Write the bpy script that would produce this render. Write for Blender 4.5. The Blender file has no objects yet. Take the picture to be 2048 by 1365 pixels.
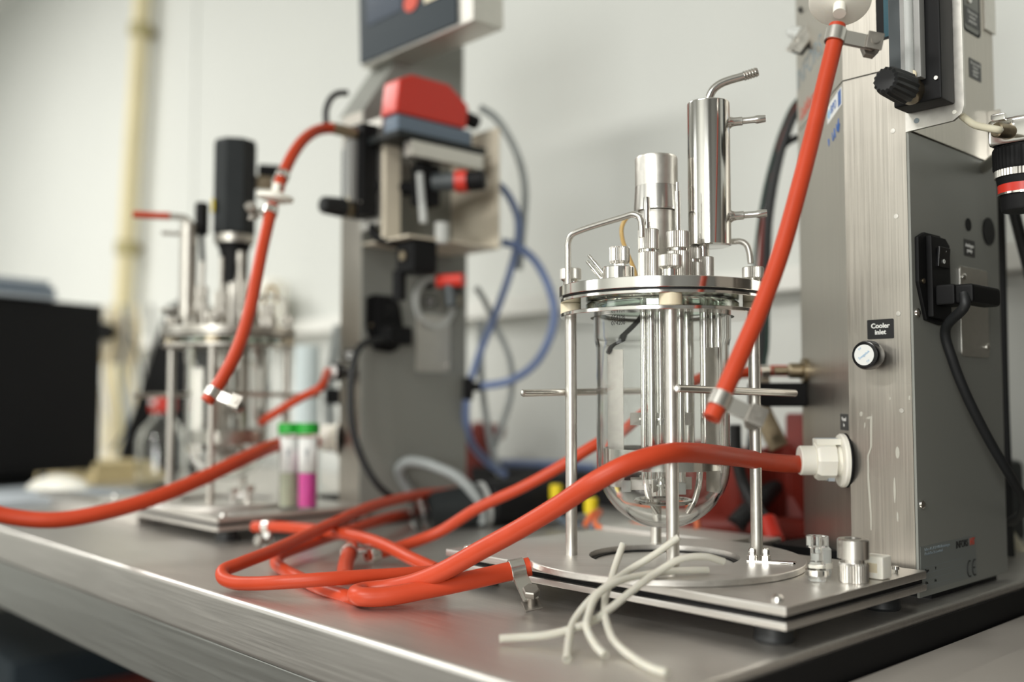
import bpy, bmesh, math, random
from mathutils import Vector, Matrix
random.seed(7)
S = bpy.context.scene
COL = S.collection
PI = math.pi

# ------------------------------------------------------------------ camera
cam = bpy.data.cameras.new('camera')
cam.sensor_width = 36.0
cam.lens = 35.15
cam.dof.use_dof = True
cam.dof.focus_distance = 0.80
cam.dof.aperture_fstop = 2.1
cam.clip_start = 0.02
co = bpy.data.objects.new('camera', cam)
co.location = (0, 0, 1.065)
co.rotation_euler = (math.radians(90) + math.atan2(117.5, 2000.0), 0, math.radians(47))
COL.objects.link(co)
S.camera = co
S.view_settings.view_transform = 'Standard'
S.view_settings.look = 'None'
S.view_settings.gamma = 1.0
S.view_settings.use_curve_mapping = False
S.view_settings.exposure = 0.3

# ------------------------------------------------------------------ world and lights
w = bpy.data.worlds.new('world')
S.world = w
w.use_nodes = True
w.node_tree.nodes['Background'].inputs[0].default_value = (0.9, 0.95, 1.0, 1)
w.node_tree.nodes['Background'].inputs[1].default_value = 0.05

def area(name, loc, target, sx, sy, energy, color=(1, 1, 1)):
    l = bpy.data.lights.new(name, 'AREA')
    l.shape = 'RECTANGLE'
    l.size, l.size_y, l.energy, l.color = sx, sy, energy, color
    o = bpy.data.objects.new(name, l)
    o.location = loc
    o.rotation_euler = (Vector(target) - Vector(loc)).to_track_quat('-Z', 'Y').to_euler()
    COL.objects.link(o)
    return o
area('ceiling_lamp', (-3.6, -0.25, 2.74), (-3.6, -0.25, 0), 1.6, 0.5, 50, (1.0, 0.985, 0.94))
area('ceiling_lamp', (-0.6, -1.7, 2.74), (-0.6, -1.7, 0), 1.4, 0.5, 84, (1.0, 0.985, 0.94))
area('window_light', (-3.3, -2.95, 1.7), (-1.0, 0.8, 1.1), 2.0, 1.5, 24, (0.985, 1.0, 0.97))
area('window_light', (1.0, -2.8, 1.55), (-1.0, 0.8, 1.2), 1.4, 1.0, 52, (0.99, 1.0, 0.97))

# ------------------------------------------------------------------ materials
def new_mat(name):
    m = bpy.data.materials.new(name)
    m.use_nodes = True
    nt = m.node_tree
    return m, nt, nt.nodes['Principled BSDF']

def mat(name, col, rough=0.5, metal=0.0, trans=0.0, ior=1.45, spec=0.5, coat=0.0, sss=0.0, noise=0.0, nscale=60.0, bump=0.0, bscale=300.0, stretch=(1, 1, 1), emit=None):
    m, nt, p = new_mat(name)
    p.inputs['Base Color'].default_value = (*col, 1)
    p.inputs['Roughness'].default_value = rough
    p.inputs['Metallic'].default_value = metal
    p.inputs['Transmission Weight'].default_value = trans
    p.inputs['IOR'].default_value = ior
    p.inputs['Specular IOR Level'].default_value = spec
    p.inputs['Coat Weight'].default_value = coat
    if sss:
        p.inputs['Subsurface Weight'].default_value = sss
        p.inputs['Subsurface Radius'].default_value = (0.004, 0.003, 0.002)
    if emit:
        p.inputs['Emission Color'].default_value = (*emit[0], 1)
        p.inputs['Emission Strength'].default_value = emit[1]
    if noise or bump:
        tc = nt.nodes.new('ShaderNodeTexCoord')
        mp = nt.nodes.new('ShaderNodeMapping')
        mp.inputs['Scale'].default_value = stretch
        nt.links.new(tc.outputs['Object'], mp.inputs[0])
    if noise:
        n = nt.nodes.new('ShaderNodeTexNoise')
        n.inputs['Scale'].default_value = nscale
        n.inputs['Detail'].default_value = 6
        nt.links.new(mp.outputs[0], n.inputs['Vector'])
        r = nt.nodes.new('ShaderNodeValToRGB')
        r.color_ramp.elements[0].position = 0.3
        r.color_ramp.elements[1].position = 0.7
        r.color_ramp.elements[0].color = (*[c * (1 - noise) for c in col], 1)
        r.color_ramp.elements[1].color = (*[min(1, c * (1 + noise)) for c in col], 1)
        nt.links.new(n.outputs['Fac'], r.inputs[0])
        nt.links.new(r.outputs[0], p.inputs['Base Color'])
        mr = nt.nodes.new('ShaderNodeMapRange')
        mr.inputs['To Min'].default_value = max(0, rough - 0.08)
        mr.inputs['To Max'].default_value = min(1, rough + 0.08)
        nt.links.new(n.outputs['Fac'], mr.inputs['Value'])
        nt.links.new(mr.outputs[0], p.inputs['Roughness'])
    if bump:
        n2 = nt.nodes.new('ShaderNodeTexNoise')
        n2.inputs['Scale'].default_value = bscale
        n2.inputs['Detail'].default_value = 3
        nt.links.new(mp.outputs[0], n2.inputs['Vector'])
        b = nt.nodes.new('ShaderNodeBump')
        b.inputs['Strength'].default_value = bump
        b.inputs['Distance'].default_value = 0.001
        nt.links.new(n2.outputs['Fac'], b.inputs['Height'])
        nt.links.new(b.outputs[0], p.inputs['Normal'])
    return m

STEEL_V = mat('steel_brushed_vertical', (0.50, 0.47, 0.42), 0.36, 1.0, noise=0.10, nscale=1.0, bump=0.06, bscale=1.0, stretch=(700, 700, 9))
STEEL_X = mat('steel_brushed_long', (0.68, 0.655, 0.62), 0.41, 1.0, noise=0.07, nscale=1.0, bump=0.05, bscale=1.0, stretch=(9, 500, 500))
STEEL_F = mat('steel_fascia', (0.46, 0.465, 0.445), 0.40, 1.0, noise=0.04, nscale=1.0, stretch=(6, 300, 300))
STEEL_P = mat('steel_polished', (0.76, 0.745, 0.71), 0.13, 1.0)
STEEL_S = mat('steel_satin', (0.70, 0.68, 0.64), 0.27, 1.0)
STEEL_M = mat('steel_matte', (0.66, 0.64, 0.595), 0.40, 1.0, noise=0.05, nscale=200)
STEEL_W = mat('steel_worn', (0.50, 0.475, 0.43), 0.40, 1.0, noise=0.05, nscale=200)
BRASS = mat('old_brass', (0.36, 0.30, 0.21), 0.34, 1.0, noise=0.12, nscale=200)
GREYP = mat('grey_paint', (0.235, 0.24, 0.218), 0.45, 0.0, bump=0.03, bscale=900)
BLACK = mat('black_plastic', (0.009, 0.009, 0.0095), 0.5, spec=0.15)
BLACKR = mat('black_rubber', (0.014, 0.015, 0.016), 0.5)
BLACKG = mat('black_gloss', (0.008, 0.008, 0.009), 0.18)
BLACKM = mat('black_anodised', (0.020, 0.023, 0.024), 0.42, spec=0.22, noise=0.08, nscale=40)
DARKG = mat('dark_grey_plastic', (0.055, 0.065, 0.070), 0.45)
DGREEN = mat('dark_green_rubber', (0.006, 0.03, 0.022), 0.4)
LABELB = mat('label_black', (0.014, 0.014, 0.015), 0.35)
INK = mat('white_ink', (0.80, 0.80, 0.77), 0.5)
INKD = mat('black_ink', (0.012, 0.012, 0.012), 0.5)
INKG = mat('grey_ink', (0.22, 0.26, 0.28), 0.5)
INKR = mat('red_ink', (0.55, 0.045, 0.012), 0.5)
INKB = mat('blue_ink', (0.045, 0.12, 0.36), 0.5)
INKL = mat('pale_blue_ink', (0.24, 0.44, 0.66), 0.5)
WHITEP = mat('white_plastic', (0.88, 0.855, 0.77), 0.36, sss=0.15)
STEEL_D = mat('steel_dull', (0.34, 0.32, 0.29), 0.45, 1.0, noise=0.1, nscale=150)
LAMIN = mat('grey_laminate', (0.34, 0.315, 0.285), 0.4)
DARKBL = mat('dark_blue_grey', (0.030, 0.040, 0.048), 0.5, spec=0.15)
SMOKE = mat('smoky_plastic', (0.30, 0.30, 0.29), 0.25)
TAUPE = mat('taupe_coating', (0.20, 0.175, 0.15), 0.5)
PIPEC = mat('pipe_coupling_paint', (0.40, 0.35, 0.18), 0.5)
CREAM = mat('cream_plastic', (0.72, 0.64, 0.47), 0.42, sss=0.2)
WHITEL = mat('white_label', (0.74, 0.75, 0.73), 0.5)
SILVERL = mat('silver_label', (0.19, 0.205, 0.195), 0.4)
ORANGE = mat('orange_hose', (0.47, 0.050, 0.016), 0.42, spec=0.35, noise=0.04, nscale=50, bump=0.04, bscale=500)
ORANGEL = mat('orange_thin_tube', (0.66, 0.15, 0.05), 0.4)
REDP = mat('red_plastic', (0.55, 0.030, 0.016), 0.34)
REDD = mat('dark_red_rubber', (0.17, 0.016, 0.009), 0.5, noise=0.15, nscale=20)
YELLOW = mat('yellow_plastic', (0.72, 0.56, 0.015), 0.4)
GREEN = mat('green_plastic', (0.015, 0.33, 0.03), 0.4)
BLUEG = mat('blue_grey_paint', (0.13, 0.17, 0.22), 0.42)
BLUET = mat('blue_tube', (0.20, 0.27, 0.48), 0.28, trans=0.35, ior=1.3)
GREYT = mat('grey_tube', (0.42, 0.45, 0.45), 0.32, trans=0.3, ior=1.3)
SILIC = mat('silicone_tube', (0.70, 0.68, 0.60), 0.38, trans=0.30, ior=1.25, sss=0.3)
CREAMT = mat('cream_tube', (0.66, 0.62, 0.48), 0.35, trans=0.15, ior=1.25, sss=0.2)
AMBER = mat('amber_tube', (0.72, 0.50, 0.20), 0.2, trans=0.5, ior=1.3)
GLASS = mat('vessel_glass', (0.975, 0.985, 0.975), 0.0, trans=1.0, ior=1.47)
GLASSG = mat('green_edge_glass', (0.80, 0.90, 0.82), 0.02, trans=1.0, ior=1.5)
CLEARP = mat('clear_plastic', (0.95, 0.96, 0.955), 0.08, trans=1.0, ior=1.3)
CLOUDP = mat('cloudy_plastic', (0.80, 0.82, 0.80), 0.35, trans=0.55, ior=1.3)
PALEB = mat('pale_sheet', (0.66, 0.74, 0.75), 0.4, trans=0.12, ior=1.2)
PINK = mat('pink_liquid', (0.80, 0.09, 0.42), 0.2, sss=0.3)
PALEY = mat('pale_yellow_liquid', (0.72, 0.74, 0.56), 0.15, trans=0.35, ior=1.33)
MANILA = mat('manila_card', (0.58, 0.48, 0.27), 0.7, noise=0.05, nscale=20)
PAPER = mat('paper_grey_blue', (0.42, 0.46, 0.50), 0.7)
SCREEN = mat('display_glass', (0.035, 0.050, 0.075), 0.2)
SCREENT = mat('teal_display', (0.02, 0.075, 0.10), 0.25)
WALL = mat('wall_paint', (0.61, 0.622, 0.592), 0.75, noise=0.012, nscale=3)
TRUNK = mat('trunking_plastic', (0.74, 0.74, 0.70), 0.5)
CEIL = mat('ceiling_paint', (0.75, 0.75, 0.72), 0.8)
FLOORM = mat('floor_vinyl', (0.06, 0.052, 0.046), 0.6, noise=0.15, nscale=6)
PIPEM = mat('cream_pipe_paint', (0.66, 0.585, 0.37), 0.5, noise=0.04, nscale=12)
STREAK = mat('dried_scale', (0.44, 0.425, 0.37), 0.7)
HOLE = mat('hole_black', (0.006, 0.006, 0.006), 0.8)
BROWNC = mat('brown_card', (0.06, 0.04, 0.025), 0.7)
FAUX = mat('cabinet_grey', (0.22, 0.22, 0.21), 0.6)
BEIGE = mat('beige_coating', (0.62, 0.56, 0.45), 0.5)

# ------------------------------------------------------------------ mesh helpers
V = Vector
def frame(o, u, v):
    """Matrix with axes u, v, u x v at origin o."""
    u = V(u).normalized(); v = V(v).normalized(); n = u.cross(v)
    return Matrix(((u.x, v.x, n.x, o[0]), (u.y, v.y, n.y, o[1]), (u.z, v.z, n.z, o[2]), (0, 0, 0, 1)))

def along(p, q):
    """Matrix whose z axis runs from p to q."""
    z = (V(q) - V(p)).normalized()
    a = V((0, 0, 1)) if abs(z.z) < 0.9 else V((0, 1, 0))
    x = a.cross(z).normalized(); y = z.cross(x)
    return Matrix(((x.x, y.x, z.x, p[0]), (x.y, y.y, z.y, p[1]), (x.z, y.z, z.z, p[2]), (0, 0, 0, 1)))

I4 = Matrix.Identity(4)
def T(x, y, z): return Matrix.Translation((x, y, z))

def NB(): return bmesh.new()

def box(bm, x0, x1, y0, y1, z0, z1, M=I4, bev=0.0, seg=2):
    t = bmesh.new()
    vs = [t.verts.new((x, y, z)) for x in (x0, x1) for y in (y0, y1) for z in (z0, z1)]
    for f in ((0, 1, 3, 2), (4, 6, 7, 5), (0, 4, 5, 1), (2, 3, 7, 6), (0, 2, 6, 4), (1, 5, 7, 3)):
        t.faces.new([vs[i] for i in f])
    if bev: bmesh.ops.bevel(t, geom=list(t.edges), offset=bev, segments=seg, profile=0.5, affect='EDGES')
    _merge(bm, t, M)
    return bm

def _merge(bm, t, M):
    bmesh.ops.recalc_face_normals(t, faces=list(t.faces))
    t.transform(M)
    me = bpy.data.meshes.new('tmp')
    t.to_mesh(me); t.free()
    bm.from_mesh(me)
    bpy.data.meshes.remove(me)

def prism(bm, pts, z0, z1, M=I4, bev=0.0):
    t = bmesh.new()
    a = [t.verts.new((x, y, z0)) for x, y in pts]
    b = [t.verts.new((x, y, z1)) for x, y in pts]
    n = len(pts)
    t.faces.new(a); t.faces.new(b)
    for i in range(n): t.faces.new((a[i], a[(i + 1) % n], b[(i + 1) % n], b[i]))
    if bev: bmesh.ops.bevel(t, geom=list(t.edges), offset=bev, segments=2, profile=0.5, affect='EDGES')
    _merge(bm, t, M)
    return bm

def lathe(bm, prof, seg=32, M=I4, closed=False, ridges=0, amp=0.0):
    """Revolve (r, z) points about z; closed joins the last point to the first."""
    t = bmesh.new()
    rings = []
    for r, z in prof:
        if r < 1e-6:
            rings.append([t.verts.new((0, 0, z))]); continue
        ring = []
        n = ridges * 2 if ridges else seg
        for i in range(n):
            a = 2 * PI * i / n
            rr = r - amp if (ridges and i % 2) else r
            ring.append(t.verts.new((rr * math.cos(a), rr * math.sin(a), z)))
        rings.append(ring)
    pairs = list(zip(rings, rings[1:])) + ([(rings[-1], rings[0])] if closed else [])
    for A, B_ in pairs:
        n = max(len(A), len(B_))
        if len(A) == 1 and len(B_) == 1: continue
        for i in range(n):
            j = (i + 1) % n
            if len(A) == 1: t.faces.new((A[0], B_[i], B_[j]))
            elif len(B_) == 1: t.faces.new((A[i], A[j], B_[0]))
            else: t.faces.new((A[i], A[j], B_[j], B_[i]))
    if not closed:
        for R in (rings[0], rings[-1]):
            if len(R) > 2: t.faces.new(R)
    _merge(bm, t, M)
    return bm

def cyl(bm, p, q, r, seg=20, r2=None, bev=0.0):
    L = (V(q) - V(p)).length
    r2 = r if r2 is None else r2
    if bev: prof = [(r - bev, 0), (r, bev), (r2, L - bev), (r2 - bev, L)]
    else: prof = [(r, 0), (r2, L)]
    return lathe(bm, prof, seg, along(p, q))

def spline(pts, sub=8):
    P = [V(p) for p in pts]
    if len(P) < 3: return P
    out = []
    Q = [2 * P[0] - P[1]] + P + [2 * P[-1] - P[-2]]
    for i in range(1, len(Q) - 2):
        p0, p1, p2, p3 = Q[i - 1:i + 3]
        # centripetal Catmull-Rom
        t0 = 0; t1 = max((p1 - p0).length, 1e-6) ** 0.5; t2 = t1 + max((p2 - p1).length, 1e-6) ** 0.5; t3 = t2 + max((p3 - p2).length, 1e-6) ** 0.5
        for k in range(sub):
            t = t1 + (t2 - t1) * k / sub
            A1 = p0 * ((t1 - t) / (t1 - t0)) + p1 * ((t - t0) / (t1 - t0))
            A2 = p1 * ((t2 - t) / (t2 - t1)) + p2 * ((t - t1) / (t2 - t1))
            A3 = p2 * ((t3 - t) / (t3 - t2)) + p3 * ((t - t2) / (t3 - t2))
            B1 = A1 * ((t2 - t) / (t2 - t0)) + A2 * ((t - t0) / (t2 - t0))
            B2 = A2 * ((t3 - t) / (t3 - t1)) + A3 * ((t - t1) / (t3 - t1))
            out.append(B1 * ((t2 - t) / (t2 - t1)) + B2 * ((t - t1) / (t2 - t1)))
    out.append(P[-1])
    return out

def tube(bm, pts, r, seg=14, sub=8, hollow=0.0, smooth=True, M=I4):
    P = spline(pts, sub) if smooth else [V(p) for p in pts]
    t = bmesh.new()
    d = (P[1] - P[0]).normalized()
    a = V((0, 0, 1)) if abs(d.z) < 0.9 else V((1, 0, 0))
    n = (a - d * a.dot(d)).normalized()
    fr_ = []
    for i, p in enumerate(P):
        d = (P[min(i + 1, len(P) - 1)] - P[max(i - 1, 0)]).normalized()
        n = (n - d * n.dot(d)).normalized()
        fr_.append((p, d, n, d.cross(n)))
    def ring(k, rad, off=0.0):
        p, d, n, b = fr_[k]
        return [t.verts.new(p + d * off + (n * math.cos(2 * PI * i / seg) + b * math.sin(2 * PI * i / seg)) * rad) for i in range(seg)]
    rs = r if isinstance(r, (list, tuple)) else None
    def rad(i): return r if rs is None else rs[min(len(rs) - 1, int(i / max(1, len(P) - 1) * (len(rs) - 1) + 0.5))]
    rings = [ring(i, rad(i)) for i in range(len(P))]
    if hollow:
        r0, r1 = rad(0), rad(len(P) - 1)
        rings = [ring(0, r0 * hollow, 2.5 * r0), ring(0, r0 * hollow)] + rings + [ring(len(P) - 1, r1 * hollow), ring(len(P) - 1, r1 * hollow, -2.5 * r1)]
    for A, B_ in zip(rings, rings[1:]):
        for i in range(seg):
            j = (i + 1) % seg
            t.faces.new((A[i], A[j], B_[j], B_[i]))
    t.faces.new(rings[0]); t.faces.new(rings[-1])
    _merge(bm, t, M)
    return bm

def disc_ring(bm, ro, ri, z0, z1, seg=64, M=I4, bev=0.0006):
    return lathe(bm, [(ri, z0), (ro - bev, z0), (ro, z0 + bev), (ro, z1 - bev), (ro - bev, z1), (ri, z1)], seg, M, closed=True)

def link(name, bm, m, parent=None, M=None, angle=35, flat=False):
    me = bpy.data.meshes.new(name)
    if M is not None: bm.transform(M)
    bm.to_mesh(me); bm.free()
    me.materials.append(m)
    if not flat:
        for p in me.polygons: p.use_smooth = True
        me.set_sharp_from_angle(angle=math.radians(angle))
    o = bpy.data.objects.new(name, me)
    COL.objects.link(o)
    if not flat and len(me.polygons) < 400:
        wn = o.modifiers.new('weighted_normal', 'WEIGHTED_NORMAL')
        wn.keep_sharp = True
    if parent is not None: o.parent = parent
    return o

def tag(o, label, cat, group=None):
    o['label'] = label; o['category'] = cat
    if group: o['group'] = group
    return o

def thing(name, label, cat, loc=(0, 0, 0), rotz=0.0, group=None):
    o = bpy.data.objects.new(name, None)
    o.empty_display_size = 0.02
    o.location = loc; o.rotation_euler = (0, 0, rotz)
    COL.objects.link(o)
    return tag(o, label, cat, group)

def single(name, bm, m, label, cat, group=None, angle=35):
    """A thing that is one mesh: built in world space, origin moved to its foot."""
    zs = [v.co.z for v in bm.verts]; n = len(bm.verts)
    c = V((sum(v.co.x for v in bm.verts) / n, sum(v.co.y for v in bm.verts) / n, min(zs)))
    bm.transform(Matrix.Translation(-c))
    o = link(name, bm, m, angle=angle)
    o.location = c
    return tag(o, label, cat, group)

def child(name, bm, m, parent, label=None, angle=35):
    """A part built in world space under a thing that sits unrotated at its location."""
    bm.transform(Matrix.Translation(-parent.location))
    o = link(name, bm, m, parent, angle=angle)
    if label: o['label'] = label
    return o

def struct(name, bm, m):
    o = link(name, bm, m); o['kind'] = 'structure'
    return o

def text_mesh(s, size, M, depth=0.0002, align='CENTER', sx=1.0, bold=0.0):
    cu = bpy.data.curves.new('txt', 'FONT')
    cu.body = s; cu.size = size; cu.extrude = depth; cu.offset = bold
    cu.align_x = align; cu.align_y = 'CENTER'; cu.space_line = 0.95
    o = bpy.data.objects.new('txt', cu)
    COL.objects.link(o)
    bpy.context.view_layer.update()
    dg = bpy.context.evaluated_depsgraph_get()
    me = bpy.data.meshes.new_from_object(o.evaluated_get(dg))
    bpy.data.objects.remove(o); bpy.data.curves.remove(cu)
    bm = bmesh.new(); bm.from_mesh(me); bpy.data.meshes.remove(me)
    bm.transform(M @ Matrix.Diagonal((sx, 1, 1, 1)))
    return bm

def lettering(parent, s, size, M, m, name='lettering', **k):
    return link(name, text_mesh(s, size, M, **k), m, parent, flat=True)

def rrect(w2, h2, r, n=4):
    out = []
    for cx, cy, a0 in ((w2 - r, h2 - r, 0), (-w2 + r, h2 - r, PI / 2), (-w2 + r, -h2 + r, PI), (w2 - r, -h2 + r, 1.5 * PI)):
        for k in range(n + 1):
            a = a0 + PI / 2 * k / n
            out.append((cx + r * math.cos(a), cy + r * math.sin(a)))
    return out

BZ = 0.9      # bench top
# ------------------------------------------------------------------ room
struct('floor', box(NB(), -5.6, 2.6, -3.1, 1.4, -0.1, 0), FLOORM)
struct('wall_back', box(NB(), -5.6, 2.6, 1.30, 1.42, 0, 2.85), WALL)
struct('wall_left', box(NB(), -5.7, -5.5, -3.1, 1.4, 0, 2.85), WALL)
struct('wall_right', box(NB(), 2.5, 2.6, -3.1, 1.4, 0, 2.85), FAUX)
struct('wall_front', box(NB(), -5.6, 2.6, -3.2, -3.05, 0, 2.85), WALL)
struct('ceiling', box(NB(), -5.6, 2.6, -3.1, 1.4, 2.80, 2.9), CEIL)
# cable trunking along the back wall
struct('trim_1', box(NB(), -5.5, 2.4, 1.262, 1.2995, 1.222, 1.256, bev=0.002), TRUNK)
# joint strip of the wall lining
struct('trim_2', box(NB(), -2.795, -2.765, 1.296, 1.2998, 1.256, 2.8, bev=0.001), WALL)

# ------------------------------------------------------------------ workbench
wb = thing('workbench', 'long brushed steel workbench under both bioreactors', 'workbench', (-2.2, 0.83, 0))
def wpart(name, bm, m, lab=None): return child(name, bm, m, wb, lab)
wpart('bench_top', box(NB(), -4.6, -0.357, 0.4038, 1.255, 0.857, BZ, bev=0.0048, seg=4), STEEL_X)
ap = NB(); box(ap, -4.6, -0.372, 0.408, 0.425, 0.7987, 0.8565, bev=0.0015)
wpart('front_apron', ap, STEEL_F)
ap = NB(); box(ap, -0.385, -0.366, 0.43, 1.25, 0.7987, 0.8565, bev=0.0015)
wpart('end_apron', ap, STEEL_F)
wpart('shadow_gap_strip', box(NB(), -0.3568, -0.3545, 0.410, 1.25, 0.858, 0.8935), BLACK, 'black strip standing in for the shadow gap at the bench end')  # shade of the recess under the bench lip, drawn as a black strip
for x in (-0.42, -2.4, -4.5):
    for y in (0.445, 1.20):
        wpart('leg', box(NB(), x - 0.022, x + 0.022, y - 0.022, y + 0.022, 0, 0.857, bev=0.003), STEEL_F)
wpart('lower_shelf', box(NB(), -4.55, -0.40, 0.46, 1.20, 0.30, 0.325, bev=0.003), STEEL_D)
# stored crates under the bench
for i, (x0, x1, h, m, lab, cat) in enumerate((
        (-2.62, -2.05, 0.24, DARKBL, 'dark grey storage crate on the shelf under the bench', 'crate'),
        (-1.98, -1.60, 0.20, REDD, 'dark red storage box on the shelf under the bench', 'box'),
        (-1.52, -1.05, 0.26, BROWNC, 'dark brown cardboard carton on the shelf under the bench', 'carton'))):
    b = NB(); box(b, x0, x1, 0.62, 1.0, 0.325, 0.325 + h, bev=0.006)
    single(cat if cat != 'box' else 'storage_box', b, m, lab, cat)

# second, lower table at the right
tb = thing('side_table', 'lower grey laminate table butted against the end of the workbench', 'table', (0.3, 0.7, 0))
child('table_top', box(NB(), -0.352, 1.0, -0.15, 1.22, 0.845, 0.873, bev=0.003), LAMIN, tb)
child('raised_edge', box(NB(), -0.300, 1.0, 0.02, 1.22, 0.873, 0.878, bev=0.002), LAMIN, tb)
for x in (-0.31, 0.95):
    for y in (-0.1, 1.17):
        child('leg', box(NB(), x - 0.02, x + 0.02, y - 0.02, y + 0.02, 0, 0.846, bev=0.003), STEEL_F, tb)
# unseen cabinet added right of the frame to shade the tower side
shade_cab = thing('shade_cabinet', 'unseen taupe cabinet added right of the frame to shade the near tower', 'shade_cabinet', (0.12, 1.0, 0.878))
child('cabinet', box(NB(), -0.258, 0.50, 0.785, 1.20, 0.8785, 1.30, bev=0.008), TAUPE, shade_cab)
child('door', box(NB(), -0.25, 0.48, 0.762, 0.7845, 0.90, 1.28, bev=0.006), TAUPE, shade_cab)
child('handle', box(NB(), 0.40, 0.425, 0.735, 0.7615, 1.05, 1.25, bev=0.005), BLACK, shade_cab)

# ------------------------------------------------------------------ control towers
def make_tower(name, label, loc, near):
    t = thing(name, label, 'control tower', loc, 0, 'bioreactor control towers')
    FX = -0.058 if near else -0.050
    H = 0.66 if near else 0.550
    cu, cs = -0.6956, 0.7184
    L = 0.168
    A, B_ = (0.0, 0.0), (FX, 0.0)
    Cc = (FX + cu * L, cs * L); D = (Cc[0], 0.174); E = (0.0, 0.174)
    FRONT = lambda x, z, n=0.0: frame((x, -n, z), (1, 0, 0), (0, 0, 1))
    SIDE = lambda y, z, n=0.0: frame((n, y, z), (0, 1, 0), (0, 0, 1))
    def CH(u, z, n=0.0):
        return frame((FX - u * cu - 0.7184 * n, -u * cs - 0.6956 * n, z), (-cu, -cs, 0), (0, 0, 1))
    def P(nm, bm, m, par=None, lab=None, **k):
        o = link(nm, bm, m, par or t, **k)
        if lab: o['label'] = lab
        return o
    # foot, dark core, sheet steel skin in two panels, grey side plate
    P('plinth', box(NB(), D[0] + 0.02, -0.004, 0.03, 0.165, 0.0, 0.03), BLACK)
    inset = [(-0.003, 0.003), (FX, 0.003), (Cc[0] + 0.003, Cc[1]), (D[0] + 0.003, 0.171), (-0.003, 0.171)]
    P('core', prism(NB(), inset, 0.029, H - 0.01), HOLE)
    skin = [(-0.0025, 0), B_, Cc, D, (-0.0025, 0.174)]
    P('lower_panel', prism(NB(), skin, 0.028, 0.4425), STEEL_V, lab='brushed steel lower front cover')
    P('upper_panel', prism(NB(), skin, 0.4437, H), STEEL_V, lab='brushed steel upper front cover')
    P('side_panel', box(NB(), -0.0024, 0.0, 0.0, 0.181, 0.005, 0.387, bev=0.0006), GREYP, lab='grey painted side plate')
    P('upper_side_panel', box(NB(), -0.0024, 0.0, 0.0, 0.181, 0.3885, H, bev=0.0006), STEEL_V if near else GREYP, lab='upper side plate')
    if not near:
        P('sloping_top', prism(NB(), [(0.0, 0.5502), (0.055, 0.632), (0.174, 0.680), (0.174, 0.5502)], -0.060, 0.0, frame((0, 0, 0), (0, 1, 0), (0, 0, 1)), bev=0.0008), GREYP, lab='grey sloping top of the tower')
    # rotameter bracket, a bent sheet in front
    br = NB()
    prism(br, [(-0.001, 0.386), (0.038, 0.3875), (0.045, 0.392), (0.047, 0.398), (0.047, H - 0.02), (0.0, H - 0.02)], -0.0015, 0.0015, frame((0, -0.002, 0), (1, 0, 0), (0, 0, 1)))
    b = P('meter_bracket', br, STEEL_M)
    P('screw_hole', cyl(NB(), (0.0085, -0.0032, 0.3935), (0.0085, -0.0038, 0.3935), 0.0022), INKG, b)
    P('screw_hole', cyl(NB(), (0.0395, -0.0032, 0.394), (0.0395, -0.0042, 0.394), 0.0017), WHITEP, b)
    # rotameter: black body, clear front block with bore, knob, end screws
    zt = 0.520 if not near else 0.60
    rb = P('flow_meter', box(NB(), 0.001, 0.040, -0.028, -0.0038, 0.4005, zt, bev=0.0015), BLACK, lab='black flow meter with a clear measuring tube')
    P('cover_block', box(NB(), 0.0008, 0.024, -0.034, -0.0282, 0.424, zt - 0.03, bev=0.001), DARKG, rb)
    P('measuring_tube', box(NB(), 0.012, 0.0285, -0.0375, -0.0282, 0.418, zt - 0.02, bev=0.001), SMOKE, rb)
    P('tube_core', cyl(NB(), (0.020, -0.0385, 0.421), (0.020, -0.0385, zt - 0.022), 0.0036, 12), CLOUDP, rb)
    P('screw', cyl(NB(), (0.0215, -0.0376, 0.4205), (0.0215, -0.0400, 0.4205), 0.0042, 16, bev=0.0006), CREAM, rb)
    P('screw', cyl(NB(), (0.0365, -0.0275, 0.417), (0.0365, -0.0295, 0.417), 0.0016, 12), STEEL_M, rb)
    P('valve_collar', cyl(NB(), (0.0165, -0.028, 0.4105), (0.0165, -0.040, 0.4105), 0.0105, 24), BRASS, rb)
    kn = lathe(NB(), [(0.0, 0.034), (0.0085, 0.034), (0.0105, 0.032), (0.0115, 0.026), (0.0128, 0.002), (0.012, 0.0), (0.0, 0.0)], 20, along((0.0165, -0.0395, 0.4105), (0.0165, -0.09, 0.4105)), ridges=16, amp=0.0011)
    P('knob', kn, BLACKR, rb, angle=30)
    # front panel: display slot, cooler inlet label and valve
    if near:
        P('display_slot', prism(NB(), rrect(0.0068, 0.03, 0.0012), 0.0, 0.0004, FRONT(-0.0192, 0.4995, 0.0001)), BLACKG)
        P('display', prism(NB(), rrect(0.0028, 0.028, 0.0008), 0.0, 0.0003, FRONT(-0.0162, 0.4995, 0.0006)), SCREENT, lab='teal strip of the digital display')
    def plaque(nm, M, w_, h_, m, r=0.001):
        return P(nm, prism(NB(), rrect(w_ / 2, h_ / 2, r), 0.0, 0.0003, M), m)
    q = plaque('label', FRONT(-0.0282, 0.2242, 0.0), 0.0235, 0.0165, LABELB); q['label'] = 'black label reading Cooler inlet'
    lettering(q, 'Cooler\ninlet', 0.0056, FRONT(-0.0282, 0.2242, 0.0004), INK, bold=0.00012)
    v = P('inlet_valve', lathe(NB(), [(0.0065, 0.0), (0.0065, 0.006), (0.0085, 0.007), (0.0108, 0.0085), (0.0122, 0.013), (0.0122, 0.019), (0.0112, 0.0218), (0.0095, 0.0224), (0.0, 0.0224)], 40, FRONT(-0.0315, 0.2019, 0.0)), BLACKG, lab='round black push fitting with a white cap')
    c = P('cap', cyl(NB(), (-0.0315, -0.0222, 0.2019), (-0.0315, -0.0229, 0.2019), 0.0086, 32), WHITEL, v)
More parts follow.
